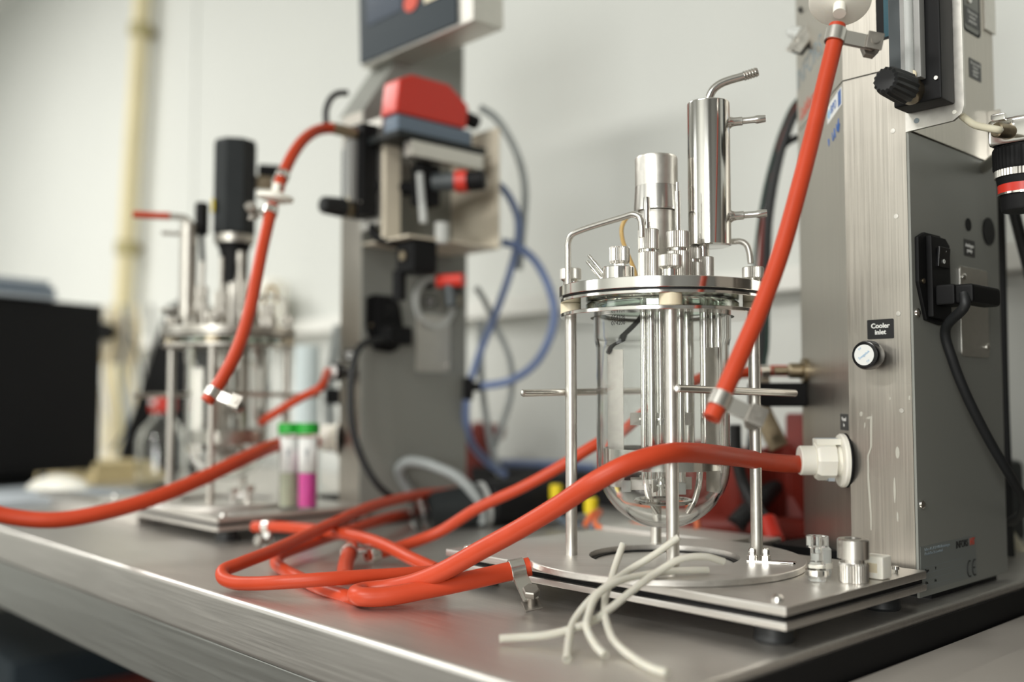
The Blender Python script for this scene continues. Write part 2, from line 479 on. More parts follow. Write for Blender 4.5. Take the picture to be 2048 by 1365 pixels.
    if near:
        tm = NB()
        for s_, a_, rr, sz in (('Swagelok', 35, 0.0, 0.0030), ('CV', 60, 0.0062, 0.0022), ('CV', -60, -0.0062, 0.0022)):
            R_ = FRONT(-0.0315, 0.2019, 0.0231) @ Matrix.Rotation(math.radians(35), 4, 'Z') @ T(0, rr, 0)
            x = text_mesh(s_, sz, R_, 0.00008)
            me = bpy.data.meshes.new('tmp'); x.to_mesh(me); x.free(); tm.from_mesh(me); bpy.data.meshes.remove(me)
        link('cap_lettering', tm, INKL, v, flat=True)
    # connector with quick coupling on the chamfer
    cf = P('quick_coupling', lathe(NB(), [(0.0, 0.0), (0.0225, 0.0), (0.0232, 0.0008), (0.0232, 0.0034), (0.0222, 0.0048), (0.0135, 0.0052), (0.0115, 0.0075), (0.0112, 0.0115), (0.0, 0.0115)], 40, CH(-0.0135, 0.1123, 0.0008)), WHITEP, lab='white quick coupling of the hose port')
    P('seal', lathe(NB(), [(0.0, 0.0), (0.0236, 0.0), (0.0236, 0.0012), (0.0, 0.0012)], 40, CH(-0.0135, 0.1123, -0.0003)), BLACK, cf)
    hb = lathe(NB(), [(0.0, 0.0), (0.0165, 0.0), (0.0172, 0.001), (0.0172, 0.0135), (0.0150, 0.0165), (0.0, 0.0165)], 8, CH(-0.0135, 0.1123, 0.0105))
    P('coupling_nut', hb, WHITEP, cf)
    P('hose_collar', lathe(NB(), [(0.0, 0.0), (0.0120, 0.0), (0.0128, 0.001), (0.0128, 0.0125), (0.0120, 0.0135), (0.0, 0.0135)], 32, CH(-0.0135, 0.1123, 0.0265)), WHITEP, cf)
    tabs = box(NB(), -0.008, 0.008, 0.0135, 0.0190, 0.0055, 0.0265, CH(-0.0135, 0.1123, 0.0), bev=0.001)
    P('release_tab', tabs, WHITEP, cf)
    ins = NB()
    box(ins, -0.0045, 0.0045, 0.0186, 0.0194, 0.0075, 0.0255, CH(-0.0135, 0.1123, 0.0), bev=0.0003)
    box(ins, -0.0162, -0.0075, 0.0140, 0.0176, 0.0110, 0.0175, CH(-0.0135, 0.1123, 0.0), bev=0.0003)
    box(ins, -0.006, 0.006, -0.0176, -0.0140, 0.0110, 0.0165, CH(-0.0135, 0.1123, 0.0), bev=0.0003)
    P('grip_insert', ins, PAPER, cf, 'grey grip insert')
    q = plaque('label', CH(-0.0155, 0.1455, 0.0), 0.024, 0.0142, LABELB)
    lettering(q, 'Vessel\nin', 0.0052, CH(-0.0155, 0.1455, 0.0004), INK)
    # hose port on the back corner of the chamfer
    pb = P('hose_port', cyl(NB(), CH(-0.150, 0.1943, 0.0).translation, CH(-0.150, 0.1943, 0.004).translation, 0.0125, 24), BRASS, lab='brass hose port')
    P('port_nut', lathe(NB(), [(0.0, 0), (0.0072, 0), (0.0078, 0.002), (0.0078, 0.012), (0.0066, 0.0135), (0.0040, 0.0145), (0.0040, 0.028), (0.0, 0.028)], 20, CH(-0.150, 0.1943, 0.004)), BRASS, pb)
    sv = P('solenoid', box(NB(), -0.014, 0.014, -0.012, 0.012, 0.0, 0.055, CH(-0.158, 0.170, 0.0), bev=0.002), BLACK, lab='black solenoid block')
    # side plate: inlet with switch, blanked holes, cover plate, screws, name plate
    iec = NB()
    prism(iec, [(0.0055, 0.2995), (0.018, 0.3045), (0.047, 0.3045), (0.0595, 0.293), (0.066, 0.262), (0.058, 0.233), (0.045, 0.228), (0.018, 0.231), (0.005, 0.262)], 0.0, 0.0035, frame((0, 0, 0), (0, 1, 0), (0, 0, 1)), bev=0.0008)
    ib = P('power_inlet', iec, BLACK, lab='black mains inlet with rocker switch')
    inn = NB(); prism(inn, [(0.0185, 0.3015), (0.046, 0.3015), (0.054, 0.296), (0.0545, 0.236), (0.047, 0.2315), (0.019, 0.2335)], 0.0035, 0.0085, frame((0, 0, 0), (0, 1, 0), (0, 0, 1)), bev=0.001)
    P('inlet_body', inn, BLACK, ib)
    sw = P('switch', box(NB(), -0.0105, 0.0105, -0.0085, 0.0085, 0.0, 0.0024, SIDE(0.0375, 0.2845, 0.0085) @ Matrix.Rotation(math.radians(5), 4, 'X'), bev=0.0006), BLACKG, ib)
    if near:
        lettering(ib, 'O', 0.0050, SIDE(0.0355, 0.2805, 0.0112), INK)
        lettering(ib, '/', 0.0050, SIDE(0.040, 0.2905, 0.0112), INK)
    P('screw', cyl(NB(), (0.0035, 0.0125, 0.263), (0.0045, 0.0125, 0.263), 0.0022, 12), BRASS, ib)
    P('screw', cyl(NB(), (0.0035, 0.0600, 0.261), (0.0048, 0.0600, 0.261), 0.0022, 12), STEEL_M, ib)
    P('hole_plug', cyl(NB(), (0, 0.1125, 0.3225), (0.0008, 0.1125, 0.3225), 0.0058, 24), HOLE, lab='small black hole')
    P('hole_plug', cyl(NB(), (0, 0.1570, 0.3215), (0.0012, 0.1570, 0.3215), 0.0128, 32), BLACK, lab='large black hole plug')
    q = plaque('label', SIDE(0.1138, 0.3012, 0.0), 0.0235, 0.0150, LABELB); q['label'] = 'black label reading Analogue pump'
    lettering(q, 'Analogue\npump', 0.0046, SIDE(0.1138, 0.3012, 0.0004), INK, bold=0.0001)
    cp = P('cover_plate', prism(NB(), rrect(0.0300, 0.0400, 0.004), 0.0, 0.0016, SIDE(0.1190, 0.2432, 0.0), bev=0.0004), STEEL_M, lab='blank steel cover plate')
    for y, z in ((0.0966, 0.2735), (0.1432, 0.2130)):
        s_ = P('screw', lathe(NB(), [(0.0, 0.0), (0.0034, 0.0), (0.0032, 0.0012), (0.0018, 0.0022), (0.0, 0.0024)], 16, SIDE(y, z, 0.0016)), STEEL_P, cp)
    for y, z in ((0.0068, 0.2365), (0.0072, 0.0796)):
        P('screw', lathe(NB(), [(0.0, 0.0), (0.0040, 0.0), (0.0037, 0.0016), (0.0020, 0.0028), (0.0, 0.003)], 16, SIDE(y, z, 0.0)), STEEL_P)
    if near:
        npl = P('name_plate', prism(NB(), [(-0.0535, -0.018), (0.0535, -0.018), (0.0535, 0.018), (-0.0535, 0.018)], 0.0, 0.0003, SIDE(0.0562, 0.0278, 0.0)), SILVERL, lab='silver maker plate with black and red lettering')
        lettering(npl, 'INFORS', 0.0085, SIDE(0.0815, 0.0405, 0.0004), INKD, sx=0.86, bold=0.00012)
        lettering(npl, 'HT', 0.0085, SIDE(0.1030, 0.0405, 0.0004), INKR, sx=0.9, bold=0.00012)
        ce = NB()
        for yc, bar in ((0.0960, 0), (0.1062, 1)):
            pts = [(yc + 0.0052 * math.cos(a), 0.0180 + 0.0068 * math.sin(a)) for a in [math.radians(70 + 220 * k / 16) for k in range(17)]]
            tube(ce, [(0.0004, y, z) for y, z in pts], 0.0006, seg=6, smooth=False)
            if bar: tube(ce, [(0.0004, yc - 0.005, 0.0180), (0.0004, yc, 0.0180)], 0.0006, seg=6, smooth=False)
        link('conformity_mark', ce, INKD, npl)
        lettering(npl, 'Infors AG, CH-4103 Bottmingen\nHeadoffice Switzerland', 0.0036, SIDE(0.0100, 0.0410, 0.0004), INKG, align='LEFT')
        rows = NB()
        for z in (0.0285, 0.0235, 0.0185, 0.0135):
            box(rows, 0.00025, 0.0004, 0.008, 0.084, z, z + 0.0002)
        link('ruled_lines', rows, INKG, npl)
        lettering(npl, 'Type            V', 0.0034, SIDE(0.010, 0.0258, 0.0004), INKD, align='LEFT')
        lettering(npl, 'No.            Hz', 0.0034, SIDE(0.010, 0.0160, 0.0004), INKD, align='LEFT')
        # labels on the steel upper side
        q = plaque('recess', SIDE(0.1330, 0.5245, 0.0), 0.038, 0.044, BLACK, 0.006)
        g = link('recess_plate', prism(NB(), rrect(0.0165, 0.0205, 0.005), 0.0003, 0.0006, SIDE(0.1312, 0.5250, 0.0)), GREYP, q)
        q2 = plaque('label', SIDE(0.1320, 0.5178, 0.0007), 0.030, 0.0165, LABELB); q2['label'] = 'dark label about removing the pump box'
        lettering(q2, 'Unscrew to\nremove\npump box', 0.0043, SIDE(0.1320, 0.5178, 0.0011), INK)
        P('screw', lathe(NB(), [(0.0, 0.0), (0.0042, 0.0), (0.0038, 0.0016), (0.0, 0.0026)], 16, SIDE(0.1255, 0.5335, 0.0006)), STEEL_P)
        q3 = plaque('label', SIDE(0.1373, 0.4700, 0.0), 0.0265, 0.0185, LABELB); q3['label'] = 'dark label warning not to touch'
        lettering(q3, 'Do not touch\nFactory\nadjusted\n0.3 bar', 0.0037, SIDE(0.1373, 0.4700, 0.0004), INK)
        P('hinge_plate', box(NB(), 0.0, 0.002, 0.160, 0.184, 0.5145, 0.56, bev=0.0004), STEEL_M)
        # bent clip with stud near the back edge
        cb = NB(); box(cb, 0.0, 0.012, 0.1625, 0.1640, 0.388, 0.436, bev=0.0004); box(cb, 0.0, 0.0014, 0.164, 0.184, 0.388, 0.432, bev=0.0004); box(cb, 0.0, 0.012, 0.1640, 0.184, 0.388, 0.3895, bev=0.0004)
        cl = P('corner_clip', cb, STEEL_P)
        st = lathe(NB(), [(0, 0), (0.0040, 0), (0.0040, 0.004), (0.0022, 0.0042), (0.0022, 0.011), (0, 0.011)], 12, SIDE(0.1740, 0.4300, 0.0012))
        P('stud', st, BRASS, cl)
        # stickers and lettering on the chamfer
        q = P('sticker', prism(NB(), [(-0.0515, 0.4185), (-0.0040, 0.4235), (-0.0040, 0.4400), (-0.0515, 0.4350)], 0.0, 0.0002, CH(0, 0, 0)), WHITEL, lab='white sticker with blue emblem and letters')
        lettering(q, 'BPD', 0.0112, CH(-0.0300, 0.4290, 0.0003) @ Matrix.Rotation(0.1, 4, 'Z'), INKB, sx=0.95)
        link('emblem', prism(NB(), [(-0.0150, 0.4240), (-0.0055, 0.4250), (-0.0055, 0.4385), (-0.0150, 0.4375)], 0.00021, 0.0004, CH(0, 0, 0)), INKB, q)
        dr = NB(); lathe(dr, [(0.0, 0.0), (0.0044, 0.0), (0.0044, 0.0002), (0, 0.0002)], 16, CH(-0.0455, 0.4268, 0.0002)); link('emblem', dr, INKL, q)
        sc = NB()
        for a in ([(-0.050, 0.405), (-0.048, 0.398), (-0.047, 0.404)], [(-0.036, 0.407), (-0.034, 0.399), (-0.030, 0.402), (-0.029, 0.409), (-0.026, 0.400)], [(-0.022, 0.411), (-0.020, 0.404), (-0.015, 0.414), (-0.016, 0.402), (-0.012, 0.409)]):
            tube(sc, [CH(u, z, 0.0001).translation for u, z in a], 0.0005, seg=6, sub=4)
        P('pen_mark', sc, INKB, lab='blue pen scribble')
        lettering(t, 'INFORS', 0.030, CH(-0.117, 0.498, 0.0001) @ Matrix.Rotation(0.06, 4, 'Z'), INKG, sx=1.0, depth=0.0001)
        lettering(t, 'HT', 0.020, CH(-0.030, 0.498, 0.0001), INKR, depth=0.0001)
        lettering(t, 'Labfors', 0.020, CH(-0.125, 0.459, 0.0001) @ Matrix.Rotation(0.06, 4, 'Z'), INKR, depth=0.0001)
        # dried streaks on the front
        streaks = [[(-0.0370, 0.1515), (-0.0425, 0.1500), (-0.0418, 0.1485), (-0.0392, 0.1490), (-0.0398, 0.1240), (-0.0425, 0.1180), (-0.0428, 0.0980), (-0.0410, 0.0700), (-0.0408, 0.0560), (-0.0398, 0.0560), (-0.0394, 0.0700), (-0.0408, 0.0980), (-0.0408, 0.1180), (-0.0380, 0.1250)]]
        for x, z, a, b in ((-0.0158, 0.1215, 0.0018, 0.0050), (-0.0190, 0.0905, 0.0010, 0.0110), (-0.0170, 0.0690, 0.0008, 0.0040), (-0.0470, 0.1530, 0.0014, 0.0022), (-0.0210, 0.1660, 0.0009, 0.0012), (-0.0045, 0.1665, 0.0009, 0.0020), (-0.0440, 0.1435, 0.0007, 0.0024)):
            streaks.append([(x + a * math.cos(k * PI / 5), z + b * math.sin(k * PI / 5)) for k in range(10)])
        for pl in streaks:
            P('scale_streak', prism(NB(), pl, 0.0, 0.0002, FRONT(0, 0, 0)), STREAK)
        for x, z in ((-0.0124, 0.3176), (-0.0124, 0.2361), (-0.0135, 0.390), (-0.0115, 0.1560)):
            P('rivet', lathe(NB(), [(0.0, 0.0), (0.0022, 0.0), (0.0020, 0.0003), (0, 0.0004)], 16, FRONT(x, z, 0.0)), STEEL_M)
        # socket strip at the upper back of the chamfer
        o0 = V(loc)
        BL, BR, TL = V((-0.5350, 0.8793, 1.4189)) - o0, V((-0.5095, 0.8711, 1.4052)) - o0, V((-0.5072, 0.9038, 1.4809)) - o0
        uu = (BR - BL).normalized(); vv = TL - BL; vv = (vv - uu * vv.dot(uu)).normalized()
        so = frame(BL, uu, vv)
        ss = P('socket_strip', box(NB(), 0.0, 0.0095, -0.002, 0.12, -0.0015, 0.0015, so, bev=0.0004), STEEL_M, lab='angled steel strip carrying small sockets')
        P('strip_flange', box(NB(), 0.0105, 0.021, 0.0, 0.12, -0.0015, 0.0015, so, bev=0.0004), STEEL_M, ss)
        P('strip_web', box(NB(), 0.002, 0.019, 0.0, 0.118, -0.006, -0.0016, so), BLACK, ss)
        for v_ in (0.020, 0.056):
            P('socket', lathe(NB(), [(0, 0), (0.0068, 0.0), (0.0070, 0.010), (0.0060, 0.016), (0.0028, 0.018), (0.0028, 0.022), (0.0016, 0.025), (0, 0.025)], 20, so @ T(-0.0002, v_, -0.004) @ Matrix.Rotation(-PI / 2, 4, 'Y')), CLOUDP, ss)
            P('screw', lathe(NB(), [(0, 0), (0.0022, 0), (0.0018, 0.0012), (0, 0.0016)], 12, so @ T(0.005, v_ - 0.008, 0.0015)), STEEL_P, ss)
        P('black_plug', tube(NB(), [so @ V((-0.004, 0.070, -0.004)), so @ V((-0.012, 0.066, -0.004)), so @ V((-0.018, 0.058, -0.004)), so @ V((-0.0245, 0.042, -0.004))], [0.007, 0.007, 0.0055, 0.0045], seg=12), BLACK, ss)
        # gas regulator on the right with red ring
        rx, ry, rz = 0.072, 0.043, 0.310
        rg = P('regulator', lathe(NB(), [(0, 0.006), (0.0155, 0.006), (0.0160, 0.008), (0.0165, 0.020), (0.0, 0.020)], 40, T(rx, ry, rz)), BLACK, lab='black pressure regulator with a red ring')
        P('red_ring', lathe(NB(), [(0, 0.0), (0.0178, 0.0), (0.0180, 0.008), (0, 0.008)], 40, T(rx, ry, rz + 0.0195)), REDP, rg)
        P('ring_edge', lathe(NB(), [(0, 0.0), (0.0182, 0.0), (0.0182, 0.0016), (0, 0.0016)], 40, T(rx, ry, rz + 0.0185)), STEEL_P, rg)
        P('collar', lathe(NB(), [(0, 0.0), (0.0182, 0.0), (0.0190, 0.006), (0.0, 0.006)], 40, T(rx, ry, rz + 0.027)), BLACK, rg)
        P('knurled_ring', lathe(NB(), [(0, 0.0), (0.0205, 0.0), (0.0205, 0.0055), (0.0, 0.0055)], 40, T(rx, ry, rz + 0.033), ridges=50, amp=0.0006), STEEL_M, rg, angle=20)
        P('cap_ring', lathe(NB(), [(0, 0.0), (0.0205, 0.0), (0.0212, 0.002), (0.0212, 0.017), (0.020, 0.019), (0.0, 0.019)], 40, T(rx, ry, rz + 0.0385), ridges=40, amp=0.0004), BLACK, rg, angle=20)
        P('valve_body', box(NB(), rx - 0.0195, rx + 0.02, ry - 0.019, ry + 0.019, rz + 0.0575, rz + 0.080, bev=0.004), STEEL_P, rg)
        P('hose_nipple', cyl(NB(), (rx - 0.001, ry - 0.016, rz + 0.067), (rx - 0.007, ry - 0.032, rz + 0.0675), 0.0060, 24, bev=0.001), BRASS, rg)
        P('mounting_stem', cyl(NB(), (0.0, 0.150, rz + 0.070), (rx, ry + 0.01, rz + 0.070), 0.005, 16), STEEL_M, rg)
        P('band_clip', box(NB(), rx - 0.012, rx - 0.001, ry - 0.029, ry - 0.024, rz + 0.075, rz + 0.081, bev=0.001), STEEL_P, rg)
    else:
        # pump box hung on the right, open towards the front
        pb = NB()
        box(pb, 0.0, 0.100, 0.1515, 0.154, 0.368, 0.535)
        box(pb, 0.0, 0.100, 0.0, 0.1515, 0.368, 0.371)
        box(pb, 0.048, 0.056, -0.004, 0.02, 0.372, 0.505)
        P('pump_box', pb, BEIGE, lab='open steel pump box')
        P('top_bracket', box(NB(), 0.040, 0.105, -0.02, 0.125, 0.492, 0.500, bev=0.001), BLACKM)
        P('bracket_rail', box(NB(), 0.090, 0.105, 0.0, 0.12, 0.470, 0.490, bev=0.001), STEEL_M)
        a1 = P('actuator', box(NB(), 0.062, 0.092, -0.012, 0.112, 0.501, 0.524, bev=0.003), BLUEG, lab='red topped grey valve actuator')
        P('actuator_cover', prism(NB(), [(-0.016, 0.524), (0.100, 0.524), (0.104, 0.556), (0.070, 0.578), (0.010, 0.578), (-0.010, 0.568)], 0.060, 0.094, frame((0, 0, 0), (0, 1, 0), (0, 0, 1)), bev=0.003), REDP, a1, 'red actuator cover')
        P('cable_gland', cyl(NB(), (0.078, 0.104, 0.545), (0.078, 0.130, 0.541), 0.010, 16), BLACK, a1)
        vv = P('valve', box(NB(), 0.062, 0.088, 0.03, 0.062, 0.415, 0.470, bev=0.004), BLACK, lab='black valve block')
        P('valve_stem', cyl(NB(), (0.070, 0.046, 0.47), (0.070, 0.046, 0.492), 0.011, 16), BLACK, vv)
        P('valve_arm', cyl(NB(), (0.062, 0.045, 0.440), (0.030, -0.004, 0.440), 0.009, 16, r2=0.012), BLACK, vv)
        P('valve_arm', cyl(NB(), (0.030, -0.004, 0.425), (0.030, -0.004, 0.470), 0.008, 16), BLACK, vv)
        P('valve_nose', cyl(NB(), (0.086, 0.05, 0.446), (0.118, 0.075, 0.446), 0.012, 20), DARKG, vv)
        P('red_ring', cyl(NB(), (0.110, 0.069, 0.446), (0.122, 0.078, 0.446), 0.0145, 24), REDP, vv, 'red ring')
        P('valve_cap', cyl(NB(), (0.122, 0.078, 0.446), (0.140, 0.092, 0.447), 0.013, 24, bev=0.002), BLACK, vv)
        P('glass_sleeve', cyl(NB(), (0.084, 0.03, 0.455), (0.092, 0.03, 0.390), 0.005, 12), CLOUDP, vv)
        v2 = P('pump_head', box(NB(), 0.058, 0.098, 0.01, 0.050, 0.325, 0.368, bev=0.005), BLACK, lab='black pump head')
        P('head_arm', tube(NB(), [(0.030, -0.004, 0.392), (0.030, -0.004, 0.380), (0.040, 0.0, 0.372), (0.060, 0.01, 0.366)], 0.006), BLACK, v2)
        P('head_leg', cyl(NB(), (0.062, 0.015, 0.330), (0.062, 0.015, 0.292), 0.009, 16), BLACK, v2)
        P('brass_insert', cyl(NB(), (0.078, 0.0098, 0.347), (0.078, 0.007, 0.347), 0.006, 16), BRASS, v2)
        P('clear_cap', cyl(NB(), (0.098, 0.055, 0.365), (0.098, 0.055, 0.392), 0.009, 16), CLOUDP, v2)
        P('red_coupling', cyl(NB(), (0.085, 0.060, 0.318), (0.118, 0.075, 0.318), 0.009, 16), REDP, v2, 'red tube coupling')
        P('grey_nozzle', cyl(NB(), (0.100, 0.067, 0.312), (0.104, 0.067, 0.285), 0.008, 12), DARKG, v2)
        # clear round gauge disc on the grey side
        P('gauge_dial', lathe(NB(), [(0.030, 0.0), (0.036, 0.0), (0.036, 0.006), (0.030, 0.006)], 40, SIDE(0.118, 0.300, 0.002), closed=True), CLOUDP, lab='round clear dial ring')
        P('gauge_knob', lathe(NB(), [(0, 0), (0.010, 0), (0.009, 0.012), (0.005, 0.014), (0, 0.014)], 20, SIDE(0.148, 0.304, 0.002)), BRASS)
        # display head on top
        hm = frame((-0.052, 0.030, 0.626), (1, 0, 0), (0, -0.03, 0.9996))
        hd = P('display_head', box(NB(), 0.0, 0.240, 0.0, 0.20, -0.052, 0.0, hm, bev=0.003), STEEL_M, lab='steel operator display head')
        P('screen_bezel', box(NB(), 0.003, 0.212, 0.004, 0.196, 0.0, 0.003, hm, bev=0.001), DARKBL, hd)
        P('screen', box(NB(), 0.022, 0.102, 0.052, 0.180, 0.003, 0.004, hm), SCREEN, hd, 'dark blue screen')
        P('orange_badge', prism(NB(), [(0.122 + 0.015 * math.cos(k * PI / 8), 0.056 + 0.012 * math.sin(k * PI / 8)) for k in range(16)], 0.003, 0.0045, hm), INKR, hd, 'orange oval badge')
        P('keypad_label', box(NB(), 0.150, 0.202, 0.046, 0.180, 0.003, 0.0045, hm, bev=0.0004), CREAM, hd, 'cream keypad label')
        for k in range(5):
            P('keypad_line', box(NB(), 0.153, 0.199, 0.062 + 0.024 * k, 0.0645 + 0.024 * k, 0.0045, 0.0050, hm), INKG, hd)

    return t

tower_near = make_tower('control_tower', 'brushed steel control tower with grey side, mains switch and Cooler inlet label', (-0.373, 0.797, BZ), True)
tower_far = make_tower('control_tower', 'farther control tower carrying a dark display head and red valve actuator', (-1.0915, 0.748, BZ), False)

# ------------------------------------------------------------------ base trays
def make_tray(label, loc, near):
    t = thing('base_tray', label, 'tray', loc, 0, 'steel trays under the bioreactors')
    def P(nm, bm, m, par=None, **k): return link(nm, bm, m, par or t, **k)
    # origin at the front right corner, tray reaches to -x and +y
    P('tray_top', box(NB(), -0.350, 0.0, 0.0, 0.205, 0.0235, 0.030, bev=0.0012), STEEL_X)
    P('tray_core', box(NB(), -0.346, -0.004, 0.004, 0.205, 0.0195, 0.0235), BLACK)
    P('tray_base', box(NB(), -0.350, 0.0, 0.0, 0.205, 0.0140, 0.0195, bev=0.0012), STEEL_X)
    P('back_rail', box(NB(), -0.345, -0.19, 0.205, 0.245, 0.020, 0.034, bev=0.0015), STEEL_X)
    P('back_rail', box(NB(), -0.345, -0.19, 0.250, 0.300, 0.016, 0.028, bev=0.0015), STEEL_X)
    for x, y in ((-0.025, 0.025), (-0.325, 0.025), (-0.025, 0.18), (-0.325, 0.18)):
        P('foot', lathe(NB(), [(0, 0), (0.013, 0), (0.014, 0.002), (0.012, 0.014), (0, 0.014)], 24, T(x, y, 0)), BLACKR)
    for x in (-0.335, -0.015):
        P('screw', lathe(NB(), [(0, 0), (0.0045, 0), (0.0042, 0.0025), (0.0022, 0.004), (0, 0.0042)], 16, T(x, 0.014, 0.030)), STEEL_P)
    return t
tray_near = make_tray('steel tray on black feet under the in-focus bioreactor', (-0.3615, 0.581, BZ), True)
tray_far = make_tray('farther steel tray on black feet under the blurred bioreactor', (-1.0720, 0.540, BZ), False)

# ------------------------------------------------------------------ bioreactors
def make_reactor(label, loc, rotz, near):
    t = thing('bioreactor', label, 'bioreactor', loc, rotz, 'glass stirred bioreactors')
    D0 = T(0, 0, -0.030)
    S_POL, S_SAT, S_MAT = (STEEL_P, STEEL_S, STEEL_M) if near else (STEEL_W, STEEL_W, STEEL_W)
    def P(nm, bm, m, par=None, lab=None, **k):
        o = link(nm, bm, m, par or t, M=D0, **k)
        if lab: o['label'] = lab
        return o
    th = math.radians(5.2 if near else -15.7)
    def post(k):   # k 0 front, 1 right, 2 back, 3 left
        a = th - PI / 2 + k * PI / 2
        return 0.0766 * math.cos(a), 0.0766 * math.sin(a)
    # base ring
    br = P('base_ring', disc_ring(NB(), 0.1144, 0.0620, 0.0303, 0.0355, 96), STEEL_X, lab='flat steel base ring')
    P('ring_lining', disc_ring(NB(), 0.0640, 0.0575, 0.0302, 0.0312, 64, bev=0.0002), BLACK, br)
    if near:
        cl = NB()
        box(cl, 0.000, 0.026, -0.004, 0.004, 0.0356, 0.0366)
        box(cl, 0.026, 0.036, -0.004, 0.004, 0.0358, 0.0366, bev=0.0002)
        prism(cl, [(0.036, 0.0366), (0.0375, 0.0366), (0.041, 0.027), (0.045, 0.030), (0.0445, 0.0305), (0.0412, 0.0285)], -0.004, 0.004, frame((0, 0, 0), (1, 0, 0), (0, 0, 1)))
        M = T(0.0665, -0.018, 0) @ Matrix.Rotation(math.radians(-12), 4, 'Z')
        cl.transform(M)
        c = P('latch', cl, S_SAT, br, 'small bent steel latch')
        for x in (0.004, 0.0145):
            P('latch_nut', lathe(NB(), [(0, 0.0366), (0.0042, 0.0366), (0.0042, 0.0405), (0.0030, 0.0408), (0.0030, 0.0450), (0.0018, 0.0465), (0, 0.0468)], 6, M @ T(x, 0, 0)), S_POL, br)
    for k in range(4):
        x, y = post(k)
        P('post', lathe(NB(), [(0, 0.0355), (0.0049, 0.0355), (0.0049, 0.2345), (0, 0.2345)], 24, T(x, y, 0)), S_MAT)
    # side bars half way up
    for k in (0, 2):
        x0, y0 = post(k); x1, y1 = post(k + 1 if k == 0 else 3)
        d = V((x1 - x0, y1 - y0, 0)); n = V((d.y, -d.x, 0)).normalized()
        if n.dot(V((x0, y0, 0))) < 0: n = -n
        off = n * 0.0075
        a = V((x0, y0, 0.1735)) + d * -0.03 + off; b = V((x0, y0, 0.1705)) + d * 1.46 + off
        P('handle_bar', lathe(NB(), [(0, 0), (0.002, 0), (0.0031, 0.001), (0.0031, (b - a).length - 0.002), (0.0022, (b - a).length - 0.0005), (0, (b - a).length)], 16, along(a, b)), S_SAT)
    # flanges, spacers, head plate
    P('lower_flange', disc_ring(NB(), 0.0855, 0.0600, 0.2340, 0.2372, 96, bev=0.0004), S_POL)
    for k in range(4):
        x, y = post(k)
        P('spacer', cyl(NB(), (x, y, 0.2372), (x, y, 0.2466), 0.0088, 28, bev=0.0004), CREAM, lab='cream plastic spacer')
    P('upper_flange', disc_ring(NB(), 0.0855, 0.0590, 0.2466, 0.2493, 96, bev=0.0004), S_POL)
    P('gasket', disc_ring(NB(), 0.0835, 0.0500, 0.2493, 0.2509, 96, bev=0.0001), BLACKR)
    hp = P('head_plate', lathe(NB(), [(0, 0.2509), (0.0862, 0.2509), (0.0866, 0.2513), (0.0866, 0.2592), (0.0862, 0.2596), (0, 0.2596)], 96), S_POL, lab='polished steel head plate')
    # glass vessel, one closed shell
    o_ = [(0.0605, 0.2380), (0.0605, 0.2462), (0.0560, 0.2462)]
    inner = [(0.0540, 0.2440), (0.0535, 0.2160), (0.0524, 0.2105), (0.0522, 0.1120)]
    di = [(0.0522 * math.cos(a), 0.112 - 0.0505 * math.sin(a)) for a in [PI / 2 * k / 14 for k in range(1, 15)]]
    outer = [(0.0605, 0.2380), (0.0585, 0.2362), (0.0572, 0.2340), (0.0570, 0.2165), (0.0560, 0.2120), (0.0553, 0.2085), (0.0553, 0.1120)]
    do = [(0.0553 * math.cos(a), 0.112 - 0.0537 * math.sin(a)) for a in [PI / 2 * k / 14 for k in range(1, 15)]]
    di[-1] = (0, di[-1][1]); do[-1] = (0, do[-1][1])
    prof = list(reversed(do)) + list(reversed(outer)) + [(0.0605, 0.2462), (0.0560, 0.2463)] + inner + di
    b = NB()
    tmp = bmesh.new(); rings = []
    for r, z in prof:
        rings.append([tmp.verts.new((0, 0, z))] if r < 1e-6 else [tmp.verts.new((r * math.cos(2 * PI * i / 72), r * math.sin(2 * PI * i / 72), z)) for i in range(72)])
    for A, B_ in zip(rings, rings[1:]):
        for i in range(72):
            j = (i + 1) % 72
            if len(A) == 1: tmp.faces.new((A[0], B_[i], B_[j]))
            elif len(B_) == 1: tmp.faces.new((A[i], A[j], B_[0]))
            else: tmp.faces.new((A[i], A[j], B_[j], B_[i]))
    _merge(b, tmp, I4)
    gv = P('glass_vessel', b, GLASS, lab='round bottomed clear glass vessel', angle=50)
    P('glass_lip', disc_ring(NB(), 0.0640, 0.0608, 0.2385, 0.2460, 72, bev=0.001), GLASSG, gv, 'greenish glass rim')
    if near:
        nx, ny = -0.0345, -0.0460
        fm = frame((nx * 1.004, ny * 1.004, 0.2288), (-ny, nx, 0), (0, 0, 1)) if False else frame((nx, ny, 0.2288), (0.80, -0.60, 0), (0, 0, 1))
        P('serial_number', text_mesh('054106\n074200', 0.0048, fm, 0.00005), INKD, gv, flat=True)
    # fittings on the head plate
    Z0 = 0.2596
    def knurl(x, y, z0, z1, r, n=36): return lathe(NB(), [(0, z0), (r - 0.0006, z0), (r, z0 + 0.0006), (r, z1 - 0.0006), (r - 0.0006, z1), (0, z1)], 40, T(x, y, 0), ridges=n, amp=0.00042)
    for k in range(4):
        x, y = post(k)
        n = P('thumb_nut', knurl(x, y, 0.2668, 0.2764, 0.0090, 40), S_MAT, angle=20)
        P('nut_neck', lathe(NB(), [(0, Z0), (0.0062, Z0), (0.0062, 0.2650), (0.0082, 0.2668), (0, 0.2668)], 28, T(x, y, 0)), S_POL, n)
    def port(x, y, r1, z1, r2, z2, name='port_fitting', lab=None):
        p = P(name, knurl(x, y, Z0, z1, r1), S_MAT, lab=lab, angle=20)
        P('port_neck', cyl(NB(), (x, y, z1), (x, y, z1 + 0.002), r2 * 0.86), S_POL, p)
        P('port_nut', knurl(x, y, z1 + 0.002, z2, r2), S_MAT, p, angle=20)
        return p
